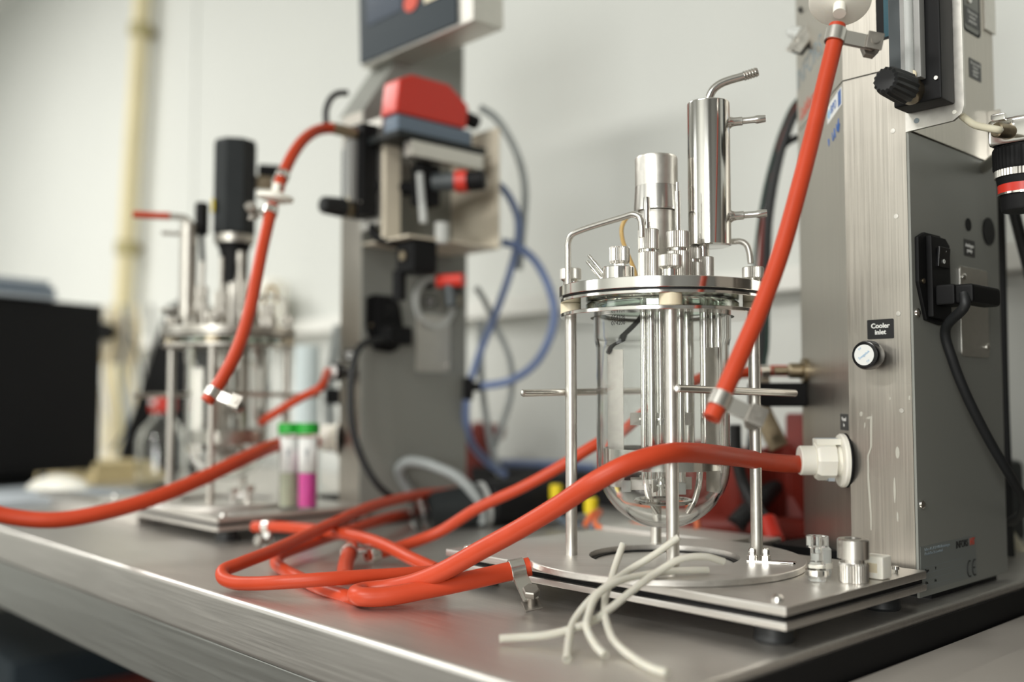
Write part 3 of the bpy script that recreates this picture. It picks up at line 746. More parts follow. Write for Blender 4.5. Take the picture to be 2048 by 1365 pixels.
    def barb(x, y, z0, z1, par, r=0.0023):
        L = z1 - z0
        P('barbed_stem', lathe(NB(), [(0, 0), (r * 1.25, 0), (r * 1.25, L * 0.22), (r, L * 0.24), (r, L * 0.60), (r * 1.25, L * 0.64), (r * 1.05, L), (r * 0.6, L), (r * 0.6, L - 0.004), (0, L - 0.004)], 20, T(x, y, z0)), S_POL, par)
    if near:
        a = port(-0.0100, -0.040, 0.0086, 0.2840, 0.0086, 0.3025); barb(-0.0112, -0.040, 0.3025, 0.3290, a)
        a = port(0.0135, -0.036, 0.0093, 0.2850, 0.0095, 0.3010)
        P('probe_stem', lathe(NB(), [(0, 0), (0.0023, 0), (0.0023, 0.033), (0.0014, 0.0335), (0.0014, 0.0405), (0, 0.0405)], 16, T(0.0135, -0.036, 0.3010)), S_POL, a)
        # drive hub
        hx = -0.0035
        hb = P('drive_hub', lathe(NB(), [(0, Z0), (0.0155, Z0), (0.0155, 0.3243), (0, 0.3243)], 48, T(hx, 0, 0)), S_MAT)
        P('hub_skirt', lathe(NB(), [(0.0150, 0.3246), (0.0190, 0.3246), (0.0192, 0.3265), (0.0181, 0.3454), (0.0150, 0.3454)], 48, T(hx, 0, 0), closed=True), S_SAT, hb)
        P('hub_cap', lathe(NB(), [(0, 0.3455), (0.0181, 0.3455), (0.0181, 0.3690), (0.0172, 0.3712), (0.0155, 0.3712), (0.0150, 0.3660), (0, 0.3660)], 48, T(hx, 0, 0)), S_MAT, hb)
        # sampling port with knurled knob and two pins
        sp = P('sampling_port', lathe(NB(), [(0, Z0), (0.0130, Z0), (0.0132, 0.2650), (0.0132, 0.2735), (0.0126, 0.2742), (0, 0.2742)], 40, T(-0.0350, -0.026, 0)), S_POL)
        P('port_knob', lathe(NB(), [(0, 0.2742), (0.0050, 0.2742), (0.0050, 0.2768), (0.0072, 0.2772), (0.0085, 0.2792), (0.0085, 0.2895), (0.0078, 0.2910), (0, 0.2910)], 40, T(-0.0340, -0.026, 0), ridges=36, amp=0.0004), S_SAT, sp, angle=15)
        for dx, dy, dz in ((0, 0, 0), (-0.002, 0.006, -0.004)):
            P('angled_pin', lathe(NB(), [(0, 0), (0.0017, 0), (0.0017, 0.012), (0.0013, 0.013), (0.0011, 0.017), (0.0016, 0.0175), (0.0012, 0.020), (0, 0.020)], 14, along((-0.0470 + dx, -0.028 + dy, 0.2690 + dz), (-0.060 + dx, -0.028 + dy, 0.2855 + dz))), S_POL, sp)
        P('amber_tube', tube(NB(), [(-0.0215, 0.018, Z0), (-0.0225, 0.018, 0.275), (-0.0285, 0.020, 0.291), (-0.0335, 0.022, 0.306), (-0.0335, 0.022, 0.317), (-0.0275, 0.020, 0.3255), (-0.0160, 0.014, 0.3275)], 0.0019), AMBER, lab='bent amber tube')
        # lifting handles
        P('bent_tube', tube(NB(), [(-0.0770, -0.022, Z0), (-0.0770, -0.022, 0.288), (-0.0768, -0.0222, 0.2965), (-0.0740, -0.0240, 0.3020), (-0.0680, -0.0280, 0.3045), (-0.0300, -0.0520, 0.3110), (-0.0215, -0.0575, 0.3120), (-0.0165, -0.0600, 0.3090), (-0.0150, -0.0610, 0.3030), (-0.0148, -0.0612, 0.2930)], 0.0025, sub=6), S_SAT, lab='bent steel tube on the left of the head')
        P('bent_tube', tube(NB(), [(0.040, 0.040, 0.3025), (0.062, 0.035, 0.3030), (0.0690, 0.033, 0.3025), (0.0735, 0.032, 0.2990), (0.0755, 0.0315, 0.2930), (0.0765, 0.0312, 0.2830)], 0.0026, sub=6), S_MAT, lab='bent steel tube behind the condenser')
        # condenser
        cx, cy = 0.0405, 0.0
        cn = P('condenser', lathe(NB(), [(0, 0.2935), (0.0160, 0.2935), (0.0179, 0.2945), (0.0179, 0.4150), (0.0174, 0.4160), (0.0150, 0.4150), (0, 0.4150)], 56, T(cx, cy, 0)), S_POL, lab='tall polished steel condenser cylinder')
        P('condenser_nut', knurl(0.0352, 0, Z0, 0.2848, 0.0086), S_MAT, cn, angle=20)
        P('condenser_neck', cyl(NB(), (0.0350, 0, 0.2848), (0.0350, 0, 0.2940), 0.0050), S_POL, cn)
        for z in (0.3985, 0.3185):
            p, q = (cx + 0.0155, -0.002, z), (cx + 0.0465, -0.004, z + 0.0015)
            M = along(p, q)
            P('hose_barb', lathe(NB(), [(0, 0), (0.0055, 0.001), (0.0042, 0.0045), (0.0037, 0.006), (0.0037, 0.0125), (0.0028, 0.013), (0.0028, 0.0225), (0.0036, 0.0245), (0.0030, 0.0315), (0.0016, 0.0315), (0.0016, 0.026), (0, 0.026)], 24, M), S_POL, cn)
            wb_ = NB()
            for k in range(14):
                a = k * 2 * PI / 14
                lathe(wb_, [(0, -0.0012), (0.0010, -0.0008), (0.0013, 0), (0.0010, 0.0009), (0, 0.0012)], 8, M @ T(0.0042 * math.cos(a), 0.0042 * math.sin(a), 0.0018 + 0.0005 * math.sin(k * 2.3)))
            P('weld_bead', wb_, S_MAT, cn)
        P('vent_tube', tube(NB(), [(cx, 0, 0.4140), (cx + 0.0008, 0, 0.4200), (cx + 0.0042, 0, 0.4275), (cx + 0.0095, 0, 0.4320), (cx + 0.0170, 0, 0.4350), (cx + 0.0290, 0, 0.4380), (cx + 0.0415, 0, 0.4415)], 0.0035, seg=20, sub=6, hollow=0.65), S_POL, cn)
        vr = NB(); p, q = V((cx + 0.0300, 0, 0.4383)), V((cx + 0.0415, 0, 0.4415))
        for k in range(5):
            a = p.lerp(q, k / 5); c_ = p.lerp(q, (k + 0.8) / 5)
            cyl(vr, a, c_, 0.0044, 20, r2=0.0035)
        P('hose_ribs', vr, S_SAT, cn)
        back = ((-0.012, 0.045), (0.022, 0.040), (0.0265, -0.004))
    else:
        a = port(-0.012, -0.045, 0.0086, 0.2850, 0.0086, 0.3050); barb(-0.012, -0.045, 0.305, 0.350, a)
        a = port(0.012, -0.030, 0.0093, 0.2850, 0.0095, 0.3210); barb(0.012, -0.030, 0.321, 0.360, a, 0.0042)
        a = port(-0.036, -0.030, 0.0086, 0.2950, 0.0080, 0.3120)
        P('probe_stem', cyl(NB(), (-0.036, -0.030, 0.312), (-0.036, -0.030, 0.345), 0.0035), S_POL, a)
        a = port(0.048, -0.02, 0.0125, 0.2760, 0.0085, 0.2920)
        port(0.030, 0.03, 0.0086, 0.2950, 0.0086, 0.3050)
        hx = 0.0040
        hb = P('drive_hub', cyl(NB(), (hx, 0.005, Z0), (hx, 0.005, 0.3235), 0.0125, 32), S_MAT)
        mo = P('stirrer_motor', lathe(NB(), [(0, 0.386), (0.0262, 0.386), (0.0295, 0.389), (0.0295, 0.509), (0.0270, 0.5150), (0.010, 0.5165), (0, 0.5165)], 8, T(hx, 0.005, 0) @ Matrix.Rotation(0.35, 4, 'Z')), BLACKM, lab='black stirrer motor', angle=25)
        P('motor_ring', cyl(NB(), (hx, 0.005, 0.3755), (hx, 0.005, 0.3862), 0.0265, 40), S_MAT, mo)
        P('motor_coupling', lathe(NB(), [(0, 0.3215), (0.0185, 0.3215), (0.0190, 0.364), (0.0225, 0.372), (0.0225, 0.3757), (0, 0.3757)], 40, T(hx, 0.005, 0)), BLACK, mo)
        P('motor_socket', box(NB(), hx + 0.03, hx + 0.060, 0.0, 0.02, 0.470, 0.486, bev=0.003), BLACK, mo)
        P('motor_bracket', box(NB(), hx + 0.026, hx + 0.050, 0.0, 0.014, 0.452, 0.470, bev=0.003), BRASS, mo)
        P('yellow_mark', box(NB(), hx - 0.0300, hx - 0.0270, -0.012, 0.0, 0.415, 0.432), YELLOW, mo)
        cx, cy = -0.0545, 0.0
        cn = P('condenser', cyl(NB(), (cx, cy, 0.272), (cx, cy, 0.4000), 0.0112, 40, bev=0.001), S_MAT, lab='slim steel condenser')
        P('condenser_neck', cyl(NB(), (cx, cy, Z0), (cx, cy, 0.2722), 0.006), S_POL, cn)
        P('vent_tube', tube(NB(), [(cx, cy, 0.398), (cx - 0.001, cy, 0.4025), (cx - 0.006, cy, 0.4065), (cx - 0.014, cy, 0.4075), (cx - 0.030, cy, 0.4080)], 0.0042, sub=6), S_SAT, cn)
        P('red_sleeve', tube(NB(), [(cx - 0.024, cy, 0.4080), (cx - 0.046, cy, 0.4077), (cx - 0.070, cy, 0.4080)], 0.0048, hollow=0.6), ORANGE, cn, 'short red hose on the vent tube')
        for z in (0.385, 0.283):
            P('hose_barb', cyl(NB(), (cx - 0.010, cy, z), (cx - 0.034, cy, z), 0.0026, 14), S_POL, cn)
        P('black_plug', cyl(NB(), (cx + 0.016, 0.01, 0.386), (cx + 0.016, 0.01, 0.43), 0.009, 16, bev=0.002), BLACK, cn)
        P('cable', tube(NB(), [(cx + 0.016, 0.01, 0.388), (cx + 0.018, 0.012, 0.34), (cx + 0.014, 0.02, 0.29), (cx + 0.010, 0.02, 0.262)], 0.0035), BLACKR, cn)
        P('bent_tube', tube(NB(), [(0.028, 0.012, 0.3035), (0.062, 0.008, 0.305), (0.0700, 0.006, 0.3015), (0.0735, 0.004, 0.2930), (0.0735, 0.004, Z0)], 0.0024, sub=6), S_SAT)
        P('amber_tube', tube(NB(), [(0.040, 0.03, 0.262), (0.045, 0.03, 0.300), (0.052, 0.03, 0.322), (0.060, 0.03, 0.318), (0.062, 0.03, 0.300)], 0.0022), AMBER)
        P('sample_tube', tube(NB(), [(-0.045, -0.040, Z0), (-0.045, -0.042, 0.275), (-0.050, -0.045, 0.283)], 0.003), S_SAT)
        back = ((-0.02, 0.045), (0.022, 0.045))
    for x, y in back: port(x, y, 0.008, 0.2800, 0.008, 0.2920)
    # internals hanging from the head plate
    sh = P('stirrer_shaft', cyl(NB(), (-0.0015, 0, 0.085), (-0.0015, 0, 0.2509), 0.0042, 20), S_POL)
    for z in (0.1490, 0.0950):
        P('impeller_hub', cyl(NB(), (-0.0015, 0, z - 0.005), (-0.0015, 0, z + 0.005), 0.0075, 24), S_POL, sh)
        P('impeller_disc', cyl(NB(), (-0.0015, 0, z - 0.0008), (-0.0015, 0, z + 0.0008), 0.0185, 32), S_POL, sh)
        for k in range(6):
            M = T(-0.0015, 0, z) @ Matrix.Rotation(0.25 + k * PI / 3, 4, 'Z')
            P('impeller_blade', box(NB(), 0.0120, 0.0260, -0.0006, 0.0006, -0.0052, 0.0052, M), S_MAT, sh)
    def inner(x, y, r, z, nm='dip_tube', m=S_POL):
        P(nm, cyl(NB(), (x, y, z), (x, y, 0.2509), r, 18), m)
    inner(-0.0085, -0.022, 0.0036, 0.100); inner(-0.0150, -0.018, 0.0026, 0.100)
    inner(0.0150, -0.020, 0.0032, 0.096); inner(0.0355, 0.0, 0.0042, 0.108); inner(0.0425, 0.012, 0.0030, 0.112)
    inner(0.0460, -0.010, 0.0026, 0.105); inner(-0.004, 0.035, 0.0050, 0.12, 'probe'); inner(0.0225, 0.038, 0.0055, 0.112, 'probe')
    if near:
        P('reflection_strand', tube(NB(), [(-0.0120, 0.016, 0.2509), (-0.0130, 0.014, 0.2440), (-0.0200, 0.012, 0.2330), (-0.0330, 0.010, 0.2200), (-0.0430, 0.010, 0.2110), (-0.0470, 0.012, 0.2050)], 0.0022), BLACKR, lab='black strand drawn for the dark slanting reflection in the glass neck')  # added strand imitates a dark slanting reflection in the glass
    # baffles and the band that ties them
    bd = P('baffle_band', disc_ring(NB(), 0.0498, 0.0490, 0.1080, 0.1250, 64, bev=0.0001), S_POL, lab='thin steel band tying the baffles')
    for ang in (162, 75, -20, 245):
        a = math.radians(ang)
        if ang == 245 and near: continue
        M = Matrix.Rotation(a, 4, 'Z')
        P('baffle', box(NB(), 0.0420, 0.0430, -0.0072, 0.0072, 0.090, 0.2080, M @ T(0.0425, 0, 0) @ Matrix.Rotation(math.radians(100 if ang == 162 else 60), 4, 'Z') @ T(-0.0425, 0, 0)), STEEL_D if near and ang == 162 else STEEL_W, bd)
    # curved sparge and sampling tubes below the band
    for x, y, s in ((-0.0150, -0.018, 1), (0.030, -0.012, -1)):
        P('curved_tube', tube(NB(), [(x, y, 0.112), (x + 0.001 * s, y, 0.098), (x + 0.004 * s, y + 0.003, 0.084), (x + 0.010 * s, y + 0.008, 0.072)], 0.0026), S_POL)
    for x, y in ((-0.030, -0.012), (0.014, -0.026)):
        P('clamp_block', box(NB(), x - 0.004, x + 0.004, y - 0.003, y + 0.003, 0.0890, 0.0980, bev=0.0006), CLOUDP)
    P('sparger', lathe(NB(), [(0.020, 0.0805), (0.0215, 0.079), (0.0235, 0.079), (0.025, 0.0805), (0.0235, 0.082), (0.0215, 0.082)], 40, closed=True), S_POL)
    return t

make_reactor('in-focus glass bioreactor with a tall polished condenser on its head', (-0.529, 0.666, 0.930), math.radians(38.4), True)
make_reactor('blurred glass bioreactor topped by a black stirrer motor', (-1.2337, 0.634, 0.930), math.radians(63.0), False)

# ------------------------------------------------------------------ hoses
def clamp_on(parent, p, d, r, drop, width=0.010, nut=True):
    """Band clamp round a hose at p with axis d; its ear hangs along drop."""
    p = V(p); d = V(d).normalized(); dr = (V(drop) - d * V(drop).dot(d)).normalized()
    M = frame(p, dr, dr.cross(d) * -1) if False else None
    s = d.cross(dr)
    F = Matrix(((dr.x, s.x, d.x, p.x), (dr.y, s.y, d.y, p.y), (dr.z, s.z, d.z, p.z), (0, 0, 0, 1)))
    b = NB()
    disc_ring(b, r + 0.0013, r + 0.0001, -width / 2, width / 2, 32, F, bev=0.0003)
    L = V(drop).length
    box(b, r, r + L, -0.0012, 0.0004, -width / 2, width / 2, F, bev=0.0003)
    box(b, r, r + L * 0.9, 0.0012, 0.0022, -width / 2, width / 2, F, bev=0.0003)
    c = child('hose_clamp', b, STEEL_S, parent)
    c['label'] = 'steel hose clamp'
    if nut:
        n = NB()
        lathe(n, [(0, 0), (0.0062, 0), (0.0068, 0.0008), (0.0068, 0.0052), (0.0060, 0.006), (0, 0.006)], 6, F @ T(r + L, 0.0005, 0) @ Matrix.Rotation(PI / 2, 4, 'X') @ T(0, 0, 0.0065))
        lathe(n, [(0, 0), (0.0032, 0), (0.0032, 0.018), (0, 0.018)], 14, F @ T(r + L, 0.0005, 0) @ Matrix.Rotation(PI / 2, 4, 'X') @ T(0, 0, -0.006))
        box(n, r + L - 0.006, r + L + 0.006, 0.004, 0.0056, -0.007, 0.007, F, bev=0.0006)
        nn = child('clamp_screw', n, STEEL_D, parent)
    return c

def hose(pts, r, m, label, cat='hose', name='silicone_hose', group=None, hollow=0.55, seg=18, sub=8):
    return single(name, tube(NB(), pts, r, seg=seg, sub=sub, hollow=hollow), m, label, cat, group, angle=60)

HG = 'orange silicone hoses'
h = hose([(-0.4632, 0.7883, 1.0093), (-0.4685, 0.7832, 1.0089), (-0.4726, 0.7463, 1.0115), (-0.4724, 0.6946, 1.0178), (-0.4641, 0.6294, 1.0241), (-0.4641, 0.5868, 1.0253), (-0.4768, 0.5620, 1.0185), (-0.4961, 0.5454, 1.0052), (-0.5248, 0.5382, 0.9869), (-0.5568, 0.5276, 0.9671), (-0.5897, 0.5160, 0.9482), (-0.6206, 0.5064, 0.9305), (-0.6469, 0.4969, 0.9185), (-0.6704, 0.4869, 0.9118), (-0.6830, 0.4751, 0.9096), (-0.6799, 0.4638, 0.9095), (-0.6668, 0.4587, 0.9096), (-0.6522, 0.4714, 0.9100), (-0.6333, 0.5015, 0.9150), (-0.6120, 0.5355, 0.9219), (-0.5984, 0.5614, 0.9270), (-0.5915, 0.5716, 0.9295)], 0.0076, ORANGE, 'thick orange hose from the white coupling sweeping in front of the glass vessel', group=HG)
clamp_on(h, (-0.5977, 0.5629, 0.9273), V((-0.5915, 0.5716, 0.9295)) - V((-0.6120, 0.5355, 0.9219)), 0.0077, (V((-0.5708, 0.5413, 0.9074)) - V((-0.5977, 0.5629, 0.9273))) * 0.78, 0.012)

h = hose([(-0.6773, 0.5526, 0.9170), (-0.6809, 0.5310, 0.9178), (-0.6928, 0.5006, 0.9178), (-0.7038, 0.4770, 0.9179), (-0.7171, 0.4526, 0.9171), (-0.7383, 0.4330, 0.9147), (-0.7689, 0.4196, 0.9111), (-0.7887, 0.4131, 0.9101), (-0.8040, 0.4113, 0.9121), (-0.8134, 0.4155, 0.9164), (-0.8194, 0.4337, 0.9197), (-0.8374, 0.4729, 0.9237), (-0.8682, 0.5274, 0.9298), (-0.9004, 0.5877, 0.9371), (-0.9417, 0.6603, 0.9443), (-0.9759, 0.7263, 0.9464), (-1.0131, 0.7893, 0.9452), (-1.0483, 0.8548, 0.9413), (-1.0672, 0.8933, 0.9389), (-1.0895, 0.9436, 0.9308)], 0.0059, ORANGE, 'orange hose making the sharp leftmost bend nearest the bench edge', group=HG)
h = hose([(-0.6795, 0.4645, 0.9055), (-0.7017, 0.4689, 0.9033), (-0.7357, 0.4674, 0.9050), (-0.7816, 0.4754, 0.9060), (-0.8247, 0.4835, 0.9071), (-0.8600, 0.4938, 0.9096), (-0.8834, 0.5126, 0.9126), (-0.9082, 0.5519, 0.9144), (-0.9439, 0.6162, 0.9168), (-0.9759, 0.6844, 0.9208), (-1.0218, 0.7528, 0.9196), (-1.0653, 0.8093, 0.9148), (-1.0954, 0.8510, 0.9098)], 0.0059, ORANGE, 'lower orange hose looping inside the leftmost bend towards the black motor', group=HG)
h = hose([(-1.0279, 0.5624, 0.9224), (-0.9859, 0.5704, 0.9255), (-0.9257, 0.5836, 0.9257), (-0.8744, 0.5872, 0.9257), (-0.8306, 0.5827, 0.9254), (-0.7917, 0.5777, 0.9227), (-0.7462, 0.5712, 0.9173), (-0.7126, 0.5710, 0.9123)], 0.0062, ORANGE, 'orange hose with a clamped free end beside the far tray corner', group=HG)
clamp_on(h, (-1.0054, 0.5673, 0.9240), V((-0.9859, 0.5704, 0.9255)) - V((-1.0279, 0.5624, 0.9224)), 0.0064, (0.002, -0.003, -0.010), 0.011)
h = hose([(-0.8527, 0.5746, 0.9165), (-0.8329, 0.5567, 0.9103), (-0.7940, 0.5281, 0.9072), (-0.7625, 0.5077, 0.9059)], 0.0074, ORANGE, 'short orange hose stub with a steel clamp inside the loops', group=HG)
clamp_on(h, (-0.8432, 0.5659, 0.9135), V((-0.7940, 0.5281, 0.9072)) - V((-0.8527, 0.5746, 0.9165)), 0.0076, (0.008, 0.006, 0.001), 0.010, nut=False)
h = hose([(-0.5515, 0.9275, 1.0945), (-0.5824, 0.9225, 1.0955), (-0.5976, 0.8989, 1.0938), (-0.6205, 0.8602, 1.0878), (-0.6398, 0.8262, 1.0722), (-0.6553, 0.7965, 1.0533), (-0.6690, 0.7689, 1.0327), (-0.6863, 0.7444, 1.0153), (-0.7073, 0.7235, 0.9968), (-0.7369, 0.7009, 0.9763), (-0.7757, 0.6759, 0.9545), (-0.8110, 0.6549, 0.9293), (-0.8286, 0.6297, 0.9177), (-0.8360, 0.6075, 0.9120), (-0.8389, 0.5827, 0.9088)], 0.0059, ORANGE, 'orange hose running behind the glass vessel down to the bench', group=HG)
clamp_on(h, (-0.5890, 0.9110, 1.0944), V((-0.5824, 0.9225, 1.0955)) - V((-0.5976, 0.8989, 1.0938)), 0.0061, (0.001, -0.001, -0.012), 0.011, nut=False)
clamp_on(h, (-0.8375, 0.5914, 0.9100), V((-0.8360, 0.6075, 0.9120)) - V((-0.8389, 0.5827, 0.9088)), 0.0061, (0.003, -0.003, 0.006), 0.010, nut=False)

# hose hanging from the near filter
h = hose([(-0.3734, 0.6842, 1.3476), (-0.3743, 0.6802, 1.3315), (-0.3766, 0.6700, 1.3011), (-0.3786, 0.6565, 1.2631), (-0.3805, 0.6391, 1.2200), (-0.3838, 0.6179, 1.1691), (-0.3878, 0.5966, 1.1273), (-0.3915, 0.5791, 1.0973), (-0.3944, 0.5635, 1.0717), (-0.3973, 0.5518, 1.0524)], 0.0062, ORANGE, 'orange hose hanging from the white filter with a clamp at its loose lower end', group=HG)
clamp_on(h, (-0.3952, 0.5588, 1.0643), V((-0.3973, 0.5518, 1.0524)) - V((-0.3915, 0.5791, 1.0973)), 0.0064, (0.014, 0.013, -0.003), 0.011)
clamp_on(h, (-0.3738, 0.6816, 1.3386), V((-0.3766, 0.6700, 1.3011)) - V((-0.3734, 0.6842, 1.3476)), 0.0064, (0.016, 0.015, -0.001), 0.011)
def filter_disc(p, d, r, label):
    t = thing('filter_disc', label, 'filter', p, 0, 'white disc filters in the hoses')
    M = along((0, 0, 0), d)
    link('filter_body', lathe(NB(), [(0, -0.0070), (r * 0.35, -0.0065), (r * 0.92, -0.0030), (r, -0.0020), (r, 0.0020), (r * 0.92, 0.0030), (r * 0.35, 0.0065), (0, 0.0070)], 48, M), WHITEP, t, angle=50)
    link('inlet_stub', lathe(NB(), [(0, 0), (0.0048, 0), (0.0048, 0.010), (0, 0.010)], 16, M @ T(0, 0, 0.006)), WHITEP, t)
    link('outlet_stub', lathe(NB(), [(0, 0), (0.0048, 0), (0.0048, 0.010), (0, 0.010)], 16, M @ T(0, 0, -0.016)), WHITEP, t)
    return t
fd = V((-0.3762, 0.6939, 1.3705))
filter_disc(fd, (-0.22, 0.48, 0.86), 0.0230, 'large white disc filter in front of the near tower top')
hose([V(fd) + V((-0.003, 0.007, 0.013)), (-0.3823, 0.7140, 1.4020), (-0.3705, 0.7100, 1.4248), (-0.3615, 0.7321, 1.4509), (-0.3487, 0.7524, 1.4593), (-0.3395, 0.7627, 1.4554)], 0.0062, ORANGE, 'orange hose above the large white filter', group=HG)
# the same hose on the far unit
h = hose([(-1.0698, 0.6885, 1.4098), (-1.0649, 0.6649, 1.4025), (-1.0437, 0.6308, 1.3809), (-1.0274, 0.6063, 1.3565), (-1.0136, 0.5867, 1.3302), (-1.0049, 0.5755, 1.3125), (-0.9993, 0.5705, 1.3034)], 0.0068, ORANGE, 'orange hose arching from the far flow meter to its small filter', group=HG)
child('hose_fitting', cyl(NB(), (-1.0698, 0.6855, 1.4093), (-1.0635, 0.7176, 1.4062), 0.0075, 16, bev=0.001), BRASS, h)
clamp_on(h, (-1.0084, 0.5799, 1.3201), V((-1.0049, 0.5755, 1.3125)) - V((-1.0136, 0.5867, 1.3302)), 0.0070, (-0.003, -0.002, -0.004), 0.010, nut=False)
filter_disc(V((-0.9918, 0.5620, 1.2914)), (0.12, 0.10, 0.95), 0.0205, 'small white disc filter beside the black stirrer motor')
h = hose([(-0.9870, 0.5563, 1.2804), (-0.9797, 0.5481, 1.2627), (-0.9639, 0.5314, 1.2260), (-0.9476, 0.5154, 1.1882), (-0.9359, 0.5017, 1.1524), (-0.9272, 0.4849, 1.1154), (-0.9248, 0.4679, 1.0859), (-0.9269, 0.4529, 1.0630)], 0.0066, ORANGE, 'orange hose hanging from the small filter in front of the far vessel', group=HG)
clamp_on(h, (-0.9263, 0.4588, 1.0714), V((-0.9269, 0.4529, 1.0630)) - V((-0.9272, 0.4849, 1.1154)), 0.0068, (0.014, 0.013, -0.004), 0.010)
clamp_on(h, (-0.9835, 0.5519, 1.2726), V((-0.9639, 0.5314, 1.2260)) - V((-0.9870, 0.5563, 1.2804)), 0.0068, (-0.010, -0.009, 0.000), 0.010)
# big far hose sweeping to the left edge
hose([(-1.1725, 0.7377, 1.0089), (-1.1427, 0.6887, 1.0105), (-1.1091, 0.6367, 1.0093), (-1.0731, 0.5736, 0.9967), (-1.0493, 0.5125, 0.9791), (-1.0391, 0.4516, 0.9613), (-1.0455, 0.4017, 0.9493), (-1.0600, 0.3573, 0.9435), (-1.0800, 0.3207, 0.9482), (-1.0957, 0.2881, 0.9602)], 0.0082, ORANGE, 'thick orange hose sweeping out over the left bench edge', group=HG)
hose([(-1.131, 0.722, 1.102), (-1.0961, 0.6887, 1.0802), (-1.1227, 0.6759, 1.0669), (-1.1475, 0.6652, 1.0534), (-1.1862, 0.6547, 1.0349)], 0.0055, ORANGE, 'thin orange hose on the far cooler inlet', group=HG)

# ------------------------------------------------------------------ loose silicone tubes
SG = 'loose silicone tubes'
hose([(-0.4973, 0.5776, 0.9568), (-0.4949, 0.5667, 0.9435), (-0.4861, 0.5505, 0.9331), (-0.4775, 0.5354, 0.9260), (-0.4625, 0.5185, 0.9166), (-0.4411, 0.5027, 0.9074), (-0.4167, 0.4924, 0.9031), (-0.3920, 0.4822, 0.9025), (-0.3804, 0.4815, 0.9023)], 0.0026, SILIC, 'whitish tube piece whose lower end lies nearest the front of the bench', 'tube', 'silicone_tube', SG, 0.6, 12)
hose([(-0.4591, 0.5959, 0.9641), (-0.4740, 0.5841, 0.9502), (-0.4834, 0.5719, 0.9414), (-0.4809, 0.5457, 0.9344), (-0.4811, 0.5243, 0.9256), (-0.4791, 0.5053, 0.9142), (-0.4612, 0.4811, 0.9074), (-0.4435, 0.4608, 0.9023)], 0.0026, SILIC, 'whitish tube piece whose upper end crosses the front post', 'tube', 'silicone_tube', SG, 0.6, 12)
hose([(-0.4376, 0.6206, 0.9461), (-0.4436, 0.6063, 0.9506), (-0.4531, 0.5890, 0.9492), (-0.4614, 0.5735, 0.9410), (-0.4630, 0.5476, 0.9310), (-0.4648, 0.5273, 0.9217), (-0.4680, 0.5099, 0.9140), (-0.4841, 0.4860, 0.9066), (-0.4977, 0.4701, 0.9049), (-0.5057, 0.4601, 0.9044)], 0.0027, SILIC, 'long whitish tube piece ending farthest left on the bench', 'tube', 'silicone_tube', SG, 0.6, 12)
hose([(-0.4498, 0.6183, 0.9387), (-0.4627, 0.5943, 0.9392), (-0.4699, 0.5675, 0.9385), (-0.4725, 0.5399, 0.9362), (-0.4718, 0.5192, 0.9290), (-0.4653, 0.5049, 0.9208), (-0.4562, 0.4931, 0.9144), (-0.4420, 0.4871, 0.9056), (-0.4317, 0.4837, 0.9030)], 0.0026, SILIC, 'whitish tube piece lying lowest over the base ring', 'tube', 'silicone_tube', SG, 0.6, 12)

# ------------------------------------------------------------------ small metal and plastic fittings on the near tray
def fit(name, label, cat, loc, parts):
    t = thing(name, label, cat, loc, 0, 'loose fittings on the near tray')
    for nm, bm, m in parts: link(nm, bm, m, t, angle=30)
    return t
TZ = 0.9302
f0 = V((-0.3756, 0.6884, 0.9300))
fit('knurled_fitting', 'wide knurled steel cap loose on the tray corner', 'fitting', (f0.x, f0.y + 0.008, TZ), [
    ('cap_body', lathe(NB(), [(0, 0), (0.0105, 0), (0.011, 0.001), (0.011, 0.013), (0.010, 0.0145), (0, 0.0145)], 40, ridges=36, amp=0.0004), STEEL_S),
    ('cap_top', lathe(NB(), [(0, 0.0145), (0.0085, 0.0145), (0.0085, 0.017), (0.0115, 0.0175), (0.0115, 0.031), (0.0105, 0.032), (0.006, 0.032), (0.006, 0.026), (0, 0.026)], 32), STEEL_S)])
fit('clear_connector', 'clear plastic connector loose beside the knurled steel cap', 'fitting', (f0.x - 0.022, f0.y - 0.006, TZ), [
    ('connector_body', lathe(NB(), [(0, 0), (0.0065, 0), (0.0065, 0.012), (0.0045, 0.014), (0.0045, 0.024), (0.0075, 0.025), (0.0075, 0.033), (0.003, 0.033), (0.003, 0.02), (0, 0.02)], 20), CLEARP),
    ('connector_ring', lathe(NB(), [(0.0067, 0.004), (0.0085, 0.004), (0.0085, 0.008), (0.0067, 0.008)], 20, closed=True), STEEL_P)])
fit('clear_connector', 'cloudy plastic connector farthest left of the loose fittings', 'fitting', (f0.x - 0.030, f0.y + 0.016, TZ), [
    ('connector_body', lathe(NB(), [(0, 0), (0.0060, 0), (0.0068, 0.003), (0.0068, 0.020), (0.0050, 0.022), (0.0050, 0.030), (0, 0.030)], 20), CLOUDP),
    ('connector_collar', lathe(NB(), [(0.0069, 0.006), (0.0078, 0.006), (0.0078, 0.010), (0.0069, 0.010)], 20, closed=True), WHITEP)])
fit('white_stopper', 'square white plastic stopper loose behind the steel cap', 'fitting', (f0.x + 0.004, f0.y + 0.036, TZ), [
    ('stopper_body', box(NB(), -0.0085, 0.0085, -0.0075, 0.0075, 0, 0.0175, bev=0.002), WHITEP),
    ('stopper_slot', box(NB(), -0.004, 0.004, -0.0079, -0.0074, 0.005, 0.012, bev=0.0002), CREAM)])
fit('small_screw', 'tiny steel screw standing near the tower front', 'screw', (-0.372, 0.755, TZ), [
    ('screw_head', lathe(NB(), [(0, 0.003), (0.0028, 0.003), (0.0026, 0.0055), (0, 0.006)], 12), STEEL_P),
    ('screw_shank', lathe(NB(), [(0, 0), (0.0018, 0), (0.0018, 0.003), (0, 0.003)], 12), STEEL_P)])

